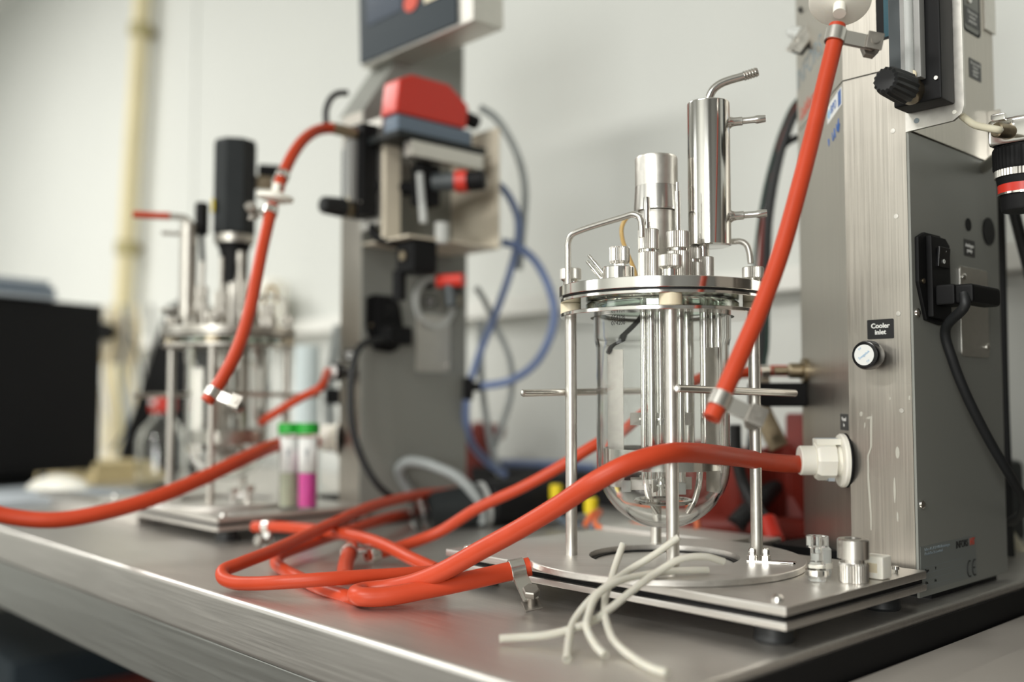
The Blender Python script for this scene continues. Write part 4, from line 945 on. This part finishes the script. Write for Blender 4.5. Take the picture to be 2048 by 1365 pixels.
# ------------------------------------------------------------------ power cords
def cord(plug_parts, pts, r, label, m=BLACKR):
    o = single('power_cable', tube(NB(), pts, r, seg=14), m, label, 'power cord', 'black mains cords', angle=60)
    for nm, bm, mm in plug_parts: child(nm, bm, mm, o)
    return o
def plug_at(x0, y0, z0):
    M = T(x0, y0, z0)
    b = NB()
    prism(b, [(0.0, -0.011), (0.0, 0.011), (0.016, 0.0135), (0.034, 0.0125), (0.036, 0.010), (0.036, -0.010), (0.034, -0.0125), (0.016, -0.0135)], -0.0080, 0.0080, M @ Matrix(((1, 0, 0, 0), (0, 1, 0, 0), (0, 0, 1, 0), (0, 0, 0, 1))), bev=0.001)
    return b
px, py, pz = -0.373 + 0.0088, 0.797 + 0.0365, 0.9 + 0.2515
pb = NB(); box(pb, 0.0, 0.016, -0.0145, 0.0145, -0.0085, 0.0085, T(px, py, pz), bev=0.002); box(pb, 0.014, 0.030, -0.012, 0.045, -0.008, 0.008, T(px, py, pz), bev=0.003)
cord([('plug', pb, BLACK)], [(px + 0.022, py - 0.010, pz), (px + 0.0235, py - 0.013, pz - 0.010), (-0.3645, 0.8378, 1.1237), (-0.3635, 0.8485, 1.0979), (-0.3586, 0.8638, 1.0671), (-0.3518, 0.8889, 1.0307), (-0.3462, 0.9198, 0.9973), (-0.3496, 0.9548, 0.9752), (-0.3670, 0.9964, 0.9571), (-0.3903, 1.0312, 0.9452)], 0.0042, 'black mains cord plugged into the near tower side')
fx, fy, fz = -1.0915 + 0.0088, 0.748 + 0.0365, 0.9 + 0.2515
pb = NB(); box(pb, 0.0, 0.026, -0.016, 0.022, -0.014, 0.010, T(fx, fy, fz), bev=0.003)
cord([('plug', pb, BLACK)], [(fx + 0.016, fy - 0.012, fz - 0.006), (-1.0583, 0.7246, 1.1335), (-1.0496, 0.7070, 1.1056), (-1.0450, 0.7007, 1.0650), (-1.0403, 0.7016, 1.0280), (-1.0339, 0.7117, 0.9910), (-1.0267, 0.7294, 0.9598), (-1.0290, 0.7580, 0.9392)], 0.0046, 'black mains cord plugged into the far tower side')

# ------------------------------------------------------------------ cables and parts behind the near tower
CG = 'cables behind the near tower'
def line(pts, r, m, label, cat='cable', name='cable', group=CG, hollow=0.0):
    return single(name, tube(NB(), pts, r, seg=12, hollow=hollow), m, label, cat, group, angle=60)
line([(-0.5905, 1.0392, 1.4298), (-0.6059, 1.0100, 1.4065), (-0.6183, 0.9995, 1.3738), (-0.6282, 0.9923, 1.3348), (-0.6306, 0.9786, 1.2926), (-0.6362, 0.9760, 1.2528), (-0.6407, 0.9747, 1.2129), (-0.6441, 0.9739, 1.1788), (-0.6477, 0.9750, 1.1219)], 0.0020, DGREEN, 'thin dark green cable hanging left of the tower')
line([(-0.5921, 1.0529, 1.4212), (-0.6144, 1.0305, 1.4025), (-0.6263, 1.0207, 1.3687), (-0.6352, 1.0147, 1.3278), (-0.6431, 1.0108, 1.2752), (-0.6467, 1.0110, 1.2285), (-0.6499, 1.0115, 1.1818), (-0.6535, 1.0117, 1.1351), (-0.6583, 1.0106, 1.0884), (-0.6698, 1.0053, 1.0066), (-0.6705, 0.9948, 0.9492)], 0.0048, BLACKR, 'thick black cable hanging left of the tower')
line([(-0.5990, 1.0636, 1.3819), (-0.6227, 1.0389, 1.3736), (-0.6327, 1.0289, 1.3642), (-0.6464, 1.0307, 1.3442), (-0.6556, 1.0254, 1.2907), (-0.6601, 1.0256, 1.2313), (-0.6656, 1.0259, 1.1600), (-0.6746, 1.0245, 1.0650)], 0.0042, BLACKR, 'black cable branching out lower behind the tower')
line([(-0.5994, 1.0723, 1.4451), (-0.6280, 1.0445, 1.4119), (-0.6413, 1.0341, 1.3679), (-0.6517, 1.0275, 1.3145), (-0.6588, 1.0235, 1.2729), (-0.6632, 1.0228, 1.2254), (-0.6672, 1.0216, 1.1897), (-0.6736, 1.0194, 1.1363)], 0.0034, REDD, 'dark red cable in the bundle left of the tower')
line([(-0.6093, 0.9510, 1.1968), (-0.6101, 0.9539, 1.1528), (-0.6122, 0.9544, 1.1199), (-0.6143, 0.9534, 1.1062), (-0.6162, 0.9544, 1.0705), (-0.6245, 0.9618, 1.0511)], 0.0022, DGREEN, 'thin green wire running down past the brass port')
line([(-0.3974, 1.0519, 1.2992), (-0.3988, 1.0539, 1.2585), (-0.3998, 1.0562, 1.2177), (-0.4018, 1.0594, 1.1566), (-0.4043, 1.0646, 1.0650), (-0.4057, 1.0701, 0.9835), (-0.4089, 1.0785, 0.9320), (-0.4130, 1.0913, 0.9038)], 0.0042, BLACKR, 'straight black cable along the rear edge of the grey side')
line([(-0.3793, 1.0129, 1.2949), (-0.3760, 1.0193, 1.2607), (-0.3715, 1.0271, 1.2264), (-0.3660, 1.0368, 1.1824), (-0.3631, 1.0531, 1.1142), (-0.3678, 1.0786, 1.0151), (-0.3750, 1.1070, 0.9377), (-0.3774, 1.1223, 0.9015)], 0.0055, BLACKR, 'black cable slanting down from the pressure regulator')
line([(-0.4699, 1.2122, 0.9231), (-0.4453, 1.1809, 0.9096), (-0.4244, 1.1604, 0.8963), (-0.3994, 1.1450, 0.8745)], 0.0065, CREAMT, 'flat cream cable slanting behind the tower foot')
line([(-0.3324, 0.7989, 1.2942), (-0.3287, 0.8032, 1.2894), (-0.3200, 0.7985, 1.2819), (-0.3086, 0.7936, 1.2763), (-0.3002, 0.7940, 1.2731), (-0.3080, 0.8070, 1.2774)], 0.0029, CREAMT, 'cream tube from the flow meter to the regulator', 'tube', 'tube', None)
# olive metal clip lever
M = frame((-0.6150, 0.9585, 1.0375), (0.62, 0.66, 0.42), (-0.30, -0.30, 0.90))
b = NB(); box(b, -0.011, 0.011, -0.028, 0.030, -0.003, 0.003, M, bev=0.002); cyl(b, (M @ V((0.001, -0.018, 0.003))), (M @ V((0.001, -0.018, -0.006))), 0.006, 16)
single('clip_lever', b, BRASS, 'dull metal clip lever hanging behind the right post', 'clip')
# red heating jacket rolled behind the vessel
jt = thing('heating_jacket', 'crumpled dark red rubber jacket behind the glass vessel', 'jacket', (-0.675, 1.03, BZ), 0.40)
b = NB()
for i, (x, y, h, a, L, th_) in enumerate(((-0.045, 0.02, 0.115, 0.15, 0.12, 0.010), (-0.01, 0.05, 0.10, -0.2, 0.13, 0.012), (0.030, 0.01, 0.115, 0.35, 0.10, 0.010))):
    n = 10
    for k in range(n):
        u0, u1 = k / n, (k + 1) / n
        f = lambda u: (x - L / 2 + L * u, y + 0.016 * math.sin(u * 7 + i * 2.1), 0.0)
        p, q = f(u0), f(u1)
        hh = h * (1 - 0.25 * abs(u0 - 0.45))
        R_ = Matrix.Rotation(a, 4, 'X')
        prism(b, [(p[0], p[1] - th_ / 2), (q[0] + 0.001, q[1] - th_ / 2), (q[0] + 0.001, q[1] + th_ / 2), (p[0], p[1] + th_ / 2)], 0.004, hh, R_)
link('jacket_folds', b, REDD, jt)
b = NB(); tube(b, [(-0.12, -0.02, 0.0125), (-0.05, -0.045, 0.018), (0.02, -0.04, 0.020), (0.08, -0.01, 0.015)], 0.012, seg=12); link('rolled_edge', b, REDD, jt)
b = NB(); box(b, 0.03, 0.09, -0.004, 0.01, 0.02, 0.15, Matrix.Rotation(-0.12, 4, 'X'), bev=0.004); link('jacket_flap', b, REDD, jt)
c = line([(-0.6339, 0.9235, 1.0378), (-0.6344, 0.9254, 1.0106), (-0.6313, 0.9315, 0.9780), (-0.6160, 0.9279, 0.9550), (-0.5935, 0.9167, 0.9392), (-0.5840, 0.9129, 0.9300)], 0.0068, BLACKR, 'black cable with a red end cap lying behind the right post')
child('end_cap', tube(NB(), [(-0.5906, 0.9168, 0.9395), (-0.5826, 0.9116, 0.9293), (-0.5746, 0.9062, 0.9198)], 0.0098, hollow=0.6), REDP, c, 'red end cap')
b = NB(); box(b, -0.585, -0.45, 1.10, 1.24, BZ, BZ + 0.095, bev=0.008)
single('power_supply', b, BLACKM, 'low black box on the bench behind the red jacket', 'box')
line([(-0.6680, 0.9705, 0.9216), (-0.6586, 1.0075, 0.9492), (-0.6596, 1.0630, 0.9752), (-0.6531, 1.0978, 0.9919)], 0.012, BLACKR, 'thick black cable rising behind the tower foot')

# ------------------------------------------------------------------ black motor lying between the towers
mt = thing('spare_motor', 'black cylindrical motor lying on the bench between the units', 'motor', (-0.9386, 0.7733, 0.9000))
def mchild(nm, bm, m, lab=None): return child(nm, bm, m, mt, lab)
p, q = V((-1.0263, 0.7925, 0.9142)), V((-0.9933, 0.8708, 0.9277))
d = (q - p).normalized()
mchild('motor_body', cyl(NB(), p + d * 0.010, q, 0.0285, 36, bev=0.002), BLACKM)
mchild('end_window', cyl(NB(), p - d * 0.004, p + d * 0.010, 0.0275, 36, bev=0.002), CLEARP, 'clear end window')
mchild('clear_ring', cyl(NB(), q, q + d * 0.006, 0.0295, 36), CLOUDP)
for s_ in (-1, 1): mchild('ring_bolt', cyl(NB(), q + V((0, 0, 0.022 * s_)) - d * 0.004, q + V((0, 0, 0.022 * s_)) + d * 0.010, 0.004, 10), STEEL_P)
q2 = V((-0.9606, 1.0374, 0.9357))
b = NB(); cyl(b, q + d * 0.006, q2, 0.030, 28, bev=0.003)
mchild('gear_housing', b, BLACK)
line([(-0.9774, 0.8603, 0.9066), (-0.9745, 0.8543, 0.9271), (-0.9811, 0.8455, 0.9463), (-0.9973, 0.8339, 0.9652), (-1.0201, 0.8233, 0.9755), (-1.0432, 0.8125, 0.9826), (-1.0646, 0.8042, 0.9833), (-1.0804, 0.8029, 0.9734), (-1.0868, 0.8119, 0.9593), (-1.0883, 0.8266, 0.9403)], 0.0068, GREYT, 'grey clear tube looping over the black motor', 'tube', 'tube', None)
for i, (a, lab) in enumerate((((-0.9327, 0.9492, 0.9431), 'upper yellow plug behind the left post'), ((-0.8336, 0.9091, 0.9359), 'lower yellow plug right of the left post'))):
    t = thing('yellow_plug', lab, 'plug', a, 0, 'yellow cable plugs')
    link('plug_body', lathe(NB(), [(0, -0.010), (0.0075, -0.010), (0.0085, -0.006), (0.0085, 0.008), (0.007, 0.010), (0, 0.010)], 12), YELLOW, t)
    link('plug_lead', tube(NB(), [(0, 0, -0.010), (0.001, 0.0, -0.022), (0.004, 0.006, -0.036 + 0.002 * i), (0.02, 0.03, -0.045)], 0.0035), BLUEG, t)
line([(-0.7984, 0.8603, 0.9191), (-0.7991, 0.8732, 0.9307), (-0.8061, 0.8949, 0.9319), (-0.7835, 0.8611, 0.9238), (-0.7644, 0.8526, 0.9195), (-0.7430, 0.8752, 0.9229), (-0.7094, 0.8959, 0.9308), (-0.6839, 0.9079, 0.9376), (-0.6545, 0.8817, 0.9272), (-0.6486, 0.8590, 0.9224)], 0.0034, ORANGEL, 'thin orange tube coiled behind the vessel bottom', 'tube', 'tube', None)

# ------------------------------------------------------------------ tubes and cables around the far tower
TG = 'tubes beside the far tower'
def bl(pts, r, m, label): return line(pts, r, m, label, 'tube', 'tube', TG)
bl([(-1.0311, 0.9242, 1.3725), (-1.0262, 0.9454, 1.3571), (-1.0242, 0.9648, 1.3272), (-1.0246, 0.9671, 1.2954), (-1.0345, 0.9608, 1.2457), (-1.0516, 0.9476, 1.1855), (-1.0673, 0.9351, 1.1359), (-1.0811, 0.9247, 1.0848)], 0.0055, BLUET, 'blue tube curving down from the valve cap to the black joint')
bl([(-1.0262, 0.9368, 1.2858), (-1.0112, 0.9535, 1.2795), (-0.9962, 0.9711, 1.2607), (-0.9844, 0.9869, 1.2257), (-0.9798, 0.9951, 1.1873), (-0.9867, 0.9910, 1.1489), (-1.0097, 0.9840, 1.1143), (-1.0338, 0.9601, 1.0917), (-1.0705, 0.9361, 1.0841), (-1.0802, 0.9258, 1.0827)], 0.0058, BLUET, 'blue tube making the wide loop to the right')
bl([(-1.0823, 0.9238, 1.0792), (-1.0858, 0.9232, 1.0437), (-1.0987, 0.9418, 1.0075), (-1.1153, 0.9854, 0.9764), (-1.1109, 1.0216, 0.9527)], 0.0055, BLUET, 'blue tube below the black joint')
b = NB(); cyl(b, (-1.0811, 0.9237, 1.0969), (-1.0829, 0.9244, 1.0650), 0.008, 14); cyl(b, (-1.0822, 0.9237, 1.0820), (-1.0695, 0.9371, 1.0841), 0.0068, 14)
single('tube_joint', b, BLACK, 'black three way tube joint beside the far tower', 'joint')
line([(-1.0899, 0.7208, 1.4665), (-1.0896, 0.7068, 1.4628), (-1.0881, 0.6945, 1.4526), (-1.0884, 0.6882, 1.4370), (-1.0849, 0.6862, 1.4189)], 0.0042, BLACKR, 'short black cable loop above the far flow meter hose')
bl([(-1.0386, 0.9073, 1.4738), (-1.0249, 0.9232, 1.4598), (-1.0200, 0.9454, 1.4345), (-1.0181, 0.9649, 1.4017), (-1.0221, 0.9785, 1.3648), (-1.0334, 0.9853, 1.3166), (-1.0473, 0.9905, 1.2532)], 0.0055, GREYT, 'grey cable drooping from the red valve actuator')
bl([(-1.0683, 0.9263, 1.2245), (-1.0613, 0.9353, 1.2068), (-1.0596, 0.9549, 1.1721), (-1.0545, 0.9794, 1.1225), (-1.0703, 0.9961, 1.0723), (-1.0983, 0.9999, 1.0207), (-1.1222, 1.0065, 0.9864)], 0.0045, GREYT, 'grey tube hanging below the red coupling')
bl([(-1.0955, 0.9597, 1.1816), (-1.0986, 0.9626, 1.1087), (-1.1046, 0.9758, 1.0503), (-1.1071, 0.9930, 0.9911), (-1.1160, 1.0161, 0.9527)], 0.0050, GREYT, 'straight grey tube hanging behind the far tower')
line([(-1.3628, 1.1921, 0.9527), (-1.2773, 1.2102, 0.9541), (-1.1945, 1.2255, 0.9547), (-1.1270, 1.2393, 0.9531)], 0.006, BLUET, 'blue tube lying along the foot of the wall', 'tube', 'tube', None)
b = NB(); box(b, -0.028, 0.028, -0.02, 0.02, 0, 0.105, T(*(-1.3625, 1.1777, 0.9000)) @ Matrix.Rotation(0.5, 4, 'Z'), bev=0.006); box(b, -0.02, 0.035, -0.015, 0.025, 0.10, 0.125, T(*(-1.3625, 1.1777, 0.9000)) @ Matrix.Rotation(0.5, 4, 'Z') @ Matrix.Rotation(0.15, 4, 'Y'), bev=0.006)
single('red_canister', b, REDD, 'dark red canister on the bench right of the far tower', 'canister')
b = NB(); box(b, -1.55, -0.74, 1.16, 1.24, BZ, BZ + 0.048, bev=0.005)
single('black_strip', b, BLACK, 'long black power strip at the back of the bench', 'power strip')

# ------------------------------------------------------------------ sample tubes with green caps
def sample_tube(px_, label, liquid, fill):
    t = thing('sample_tube', label, 'sample tube', px_, 0, 'screw cap sample tubes')
    link('tube_wall', lathe(NB(), [(0.0115, 0.001), (0.0125, 0.002), (0.0125, 0.092), (0.0114, 0.092), (0.0114, 0.003), (0, 0.003), (0, 0.001)], 28), CLEARP, t)
    link('liquid', lathe(NB(), [(0, 0.0032), (0.0112, 0.0032), (0.0112, fill), (0, fill)], 28), liquid, t)
    link('cap', lathe(NB(), [(0, 0.0925), (0.0140, 0.0925), (0.0142, 0.094), (0.0142, 0.1040), (0.0136, 0.1055), (0, 0.1055)], 28, ridges=32, amp=0.0003), GREEN, t)
    lb = NB()
    a0 = math.radians(268)
    n = 12
    for k in range(n):
        a, c_ = a0 + math.radians(115) * k / n, a0 + math.radians(115) * (k + 1) / n
        vs = [lb.verts.new((0.0128 * math.cos(x), 0.0128 * math.sin(x), z)) for x, z in ((a, 0.045), (c_, 0.045), (c_, 0.088), (a, 0.088))]
        lb.faces.new(vs)
    lb2 = link('paper_label', lb, WHITEL, t)
    sd_ = lb2.modifiers.new('thickness', 'SOLIDIFY'); sd_.thickness = 0.0003
    wr = NB()
    a = math.radians(322)
    tube(wr, [(0.0132 * math.cos(a + x), 0.0132 * math.sin(a + x), z) for x, z in ((-0.15, 0.075), (0.0, 0.066), (0.16, 0.076), (0.02, 0.062), (0.0, 0.056))], 0.0006, seg=6)
    link('handwriting', wr, INKG, t)
    return t
sample_tube((-1.0998, 0.6478, 0.9305), 'sample tube of pale liquid with a green cap on the far tray', PALEY, 0.062)
sample_tube((-1.0792, 0.6615, 0.9305), 'sample tube of pink liquid with a green cap on the far tray', PINK, 0.072)
# chrome stopcock fittings in front of the far vessel
t = thing('steel_fitting', 'pair of small steel thumb screws on the far tray', 'fitting', (-1.1797, 0.6176, 0.9302))
for dx, dy, h in ((-0.004, 0.0, 0.022), (0.012, 0.012, 0.026)):
    link('thumb_screw', lathe(NB(), [(0, 0), (0.006, 0), (0.006, h * 0.35), (0.0035, h * 0.4), (0.0035, h * 0.65), (0.0075, h * 0.7), (0.0075, h), (0, h)], 20, T(dx, dy, 0)), STEEL_P, t)

# ------------------------------------------------------------------ things at the far left of the bench
# black monitor
mx = V((-2.031, 0.754, 0.0)); dv = V((0.264, -0.9645, 0)); nv = V((0.9645, 0.264, 0))
mon = thing('monitor', 'large black monitor at the left edge with a tray on top', 'monitor', (mx + dv * 0.17 + V((0, 0, BZ))))
Mm = frame(mx + V((0, 0, 0.928)), dv, (0, 0, 1))
child('housing', box(NB(), 0.0, 0.345, 0.0, 0.325, -0.02, 0.02, Mm, bev=0.004), BLACK, mon)
child('screen', box(NB(), 0.014, 0.331, 0.016, 0.309, -0.021, -0.0195, Mm), BLACK, mon)
child('stand', box(NB(), 0.12, 0.22, -0.028, 0.02, 0.0, 0.05, Mm, bev=0.004), BLACK, mon)
child('stand_foot', box(NB(), 0.08, 0.26, -0.0275, -0.018, -0.10, 0.06, Mm, bev=0.003), BLACK, mon)
t = thing('document_tray', 'grey document tray lying on top of the monitor', 'tray', Mm @ V((0.15, 0.326, 0)))
b = NB(); box(b, 0.105, 0.345, 0.326, 0.334, -0.03, 0.03, Mm, bev=0.001); child('tray_floor', b, PAPER, t)
b = NB(); box(b, 0.11, 0.34, 0.335, 0.350, -0.028, 0.028, Mm, bev=0.001); child('paper_stack', b, BLUEG, t)
b = NB(); box(b, 0.12, 0.33, 0.3505, 0.362, -0.026, 0.026, Mm, bev=0.001); child('folder', b, PAPER, t)
# slanting black panel
bp = (-2.2017, 0.9788, 0.9000)
Mb = frame(V(bp), (0.682, 0.731, 0), (0, 0, 1))
pt = thing('leaning_panel', 'tall black panel leaning behind the far vessel', 'panel', bp)
child('panel', prism(NB(), [(-0.118, 0.0), (0.065, 0.0), (0.080, 0.385), (0.055, 0.410), (-0.006, 0.375)], -0.02, 0.0, Mb, bev=0.003), BLACK, pt)
child('panel_foot', box(NB(), -0.10, 0.07, 0.0, 0.012, -0.035, 0.02, Mb, bev=0.003), BLACK, pt)
# glass bottle with a red cap
bo = thing('glass_bottle', 'clear glass bottle with a red screw cap by the leaning panel', 'bottle', (-1.8432, 0.8122, 0.9000))
link('glass_body', lathe(NB(), [(0, 0.001), (0.040, 0.001), (0.046, 0.006), (0.046, 0.090), (0.040, 0.108), (0.022, 0.128), (0.018, 0.134), (0.018, 0.150), (0.0155, 0.150), (0.0155, 0.134), (0.020, 0.126), (0.037, 0.107), (0.0435, 0.089), (0.0435, 0.008), (0, 0.005)], 40), GLASS, bo, angle=50)
link('cap', lathe(NB(), [(0, 0.142), (0.0235, 0.142), (0.0240, 0.144), (0.0240, 0.172), (0.022, 0.175), (0, 0.175)], 36, ridges=40, amp=0.0005), REDP, bo)
link('cap_label', box(NB(), 0.000, 0.022, -0.026, -0.0235, 0.156, 0.166), WHITEL, bo)
# stack of manila folders and papers
pa = thing('folder_stack', 'stack of yellowish folders on the bench behind the mouse', 'folders', (-2.1242, 0.8094, 0.9000))
for k in range(4):
    child('folder', box(NB(), -0.15 + 0.008 * k, 0.13 - 0.01 * k, -0.10, 0.07 - 0.012 * k, 0.001 + 0.010 * k, 0.010 + 0.010 * k, T(*pa.location) @ Matrix.Rotation(0.2 + 0.05 * k, 4, 'Z'), bev=0.001), MANILA, pa)
b = NB(); box(b, -0.12, 0.12, -0.16, 0.16, 0, 0.012, T(*(-1.7576, 0.5212, 0.9000)) @ Matrix.Rotation(0.25, 4, 'Z'), bev=0.001)
single('notebook', b, PAPER, 'grey blue notebook on the bench under the monitor', 'notebook')
# computer mouse on a mat
ml = V((-1.8015, 0.6112, 0.9000))
mo_ = thing('computer_mouse', 'white optical mouse glowing red underneath', 'mouse', ml, 0.75)
mb = NB()
prof_ = [(0.058, 0.004), (0.055, 0.016), (0.042, 0.027), (0.022, 0.034), (0.0, 0.037)]
tmp = bmesh.new(); rings = []
for s_, z in prof_[:-1]:
    rings.append([tmp.verts.new((s_ * math.cos(2 * PI * i / 28), 0.56 * s_ * math.sin(2 * PI * i / 28), z)) for i in range(28)])
top = tmp.verts.new((0, 0, 0.037))
tmp.faces.new(rings[0])
for A, B_ in zip(rings, rings[1:]):
    for i in range(28): tmp.faces.new((A[i], A[(i + 1) % 28], B_[(i + 1) % 28], B_[i]))
for i in range(28): tmp.faces.new((rings[-1][i], rings[-1][(i + 1) % 28], top))
_merge(mb, tmp, I4)
link('shell', mb, WHITEP, mo_, angle=80)
link('wheel', cyl(NB(), (-0.028, -0.003, 0.031), (-0.028, 0.003, 0.031), 0.008, 16), BLACKR, mo_)
link('base', box(NB(), -0.053, 0.053, -0.028, 0.028, 0.0005, 0.006, bev=0.002), BLACK, mo_)
LED = mat('red_led', (0.5, 0.02, 0.02), 0.4, emit=((1.0, 0.03, 0.02), 4.0))
for x in (-0.012, 0.016): link('red_light', box(NB(), x - 0.005, x + 0.005, -0.034, -0.0285, 0.002, 0.008, bev=0.001), LED, mo_)
# dim tray strip by the far unit
b = NB(); box(b, -0.20, 0.20, -0.02, 0.02, 0, 0.018, T(*(-1.5079, 0.5647, 0.9000)) @ Matrix.Rotation(0.0, 4, 'Z'), bev=0.003)
single('cable_cover', b, STEEL_X, 'low grey metal strip on the bench in front of the mouse', 'strip')
# cables hanging at the wall
HC = 'cables hanging at the left wall'
for i, (x, m, r, lab) in enumerate(((205, WHITEP, 0.010, 'thick white cable hanging nearest the monitor'), (222, CREAM, 0.008, 'cream cable hanging second from the monitor'), (243, BLUEG, 0.005, 'grey cable in the middle of the hanging bundle'), (262, CREAM, 0.006, 'thin cream cable right of the grey one'), (285, FAUX, 0.005, 'dark cable hanging closest to the leaning panel'))):
    k = (-1) ** i
    ox = (x - 243) * 0.00155
    line([V(p_) + V((0.682, 0.731, 0)) * (ox + e) for p_, e in (((-2.4374, 0.9648, 1.2973), 0.007), ((-2.4311, 0.9642, 1.2111), 0.010), ((-2.4343, 0.9672, 1.1381), -0.005), ((-2.4279, 0.9666, 1.0529), 0.006), ((-2.4311, 0.9695, 0.9801), 0.010), ((-2.4229, 0.9672, 0.9382), 0.0), ((-2.3838, 0.9522, 0.9165), 0.010))], r, m, lab, 'cable', 'hanging_cable', HC)
SK = thing('wall_socket', 'cream wall socket box among the hanging cables', 'socket', (-2.5037, 0.9742, 1.2147))
link('socket_box', box(NB(), -0.06, 0.06, -0.035, 0.035, -0.06, 0.06, Matrix.Rotation(0.8, 4, 'Z'), bev=0.008), CREAM, SK)
link('socket_plug', cyl(NB(), (0.045, -0.03, 0.015), (0.075, -0.06, 0.015), 0.022, 20, bev=0.003), BLACK, SK)
line([(-2.3356, 0.9486, 1.2181), (-2.3413, 0.9809, 1.1125), (-2.3442, 0.9566, 1.0179), (-2.3166, 0.9039, 0.9502)], 0.003, BLACKR, 'thin black lead below the wall socket plug', 'cable', 'hanging_cable', HC)
# cream pipe with couplings
pp = thing('wall_pipe', 'cream vertical pipe with couplings on the left wall', 'pipe', (-3.1772, 1.2500, 0.9387))
a, c_ = V((-3.0401, 1.2500, 2.4171)), V((-3.1910, 1.2500, 0.8988))
child('pipe', tube(NB(), [a, a.lerp(c_, 0.5), c_], 0.028, seg=24), PIPEM, pp)
for f in (0.125, 0.575):
    m_ = a.lerp(c_, f); dd = (c_ - a).normalized()
    child('coupling', cyl(NB(), m_ - dd * 0.022, m_ + dd * 0.022, 0.036, 24, bev=0.003), PIPEC, pp)
    child('bracket', box(NB(), m_.x - 0.012, m_.x + 0.012, 1.25, 1.298, m_.z - 0.01, m_.z + 0.01), BRASS, pp)
# pale cylinder and white socket box on the trunking
ct = thing('measuring_cylinder', 'tall pale plastic cylinder behind the far bioreactor', 'cylinder', (-1.5672, 0.9581, 0.9000))
link('cylinder_body', lathe(NB(), [(0, 0.008), (0.022, 0.008), (0.022, 0.262), (0.0205, 0.262), (0.0205, 0.010), (0, 0.010)], 32), PALEB, ct)
link('cylinder_foot', lathe(NB(), [(0, 0), (0.036, 0), (0.036, 0.006), (0.023, 0.010), (0, 0.010)], 6), PALEB, ct)
sb = thing('wall_box', 'rounded white box on the wall trunking behind the far tower', 'box', (-2.22, 1.245, 1.20))
link('box_body', box(NB(), -0.075, 0.075, -0.05, 0.0165, -0.0, 0.16, bev=0.02, seg=4), WHITEP, sb)
link('box_lid', box(NB(), -0.065, 0.065, -0.055, -0.045, 0.02, 0.14, bev=0.004), WHITEP, sb)
for i, x in enumerate((655, 668)):
    line([V(p_) + V((0.682, 0.731, 0)) * (0.0105 * i) for p_ in ((-1.3755, 0.8940, 1.1863), (-1.3846, 0.8891, 1.1297), (-1.3925, 0.8855, 1.0731), (-1.3928, 0.8901, 1.0165))], 0.005, GREYT, ('left' if i == 0 else 'right') + ' grey cable hanging below the white wall box', 'cable', 'hanging_cable', None)
# bottle foot at the right edge, on the lower table
b = NB(); lathe(b, [(0, 0), (0.030, 0), (0.034, 0.004), (0.034, 0.03), (0.026, 0.045), (0.020, 0.048), (0, 0.048)], 32, T(-0.216, 0.710, 0.8781))
single('blue_grey_pot', b, DARKBL, 'dark blue grey round pot at the right edge on the lower table', 'pot')
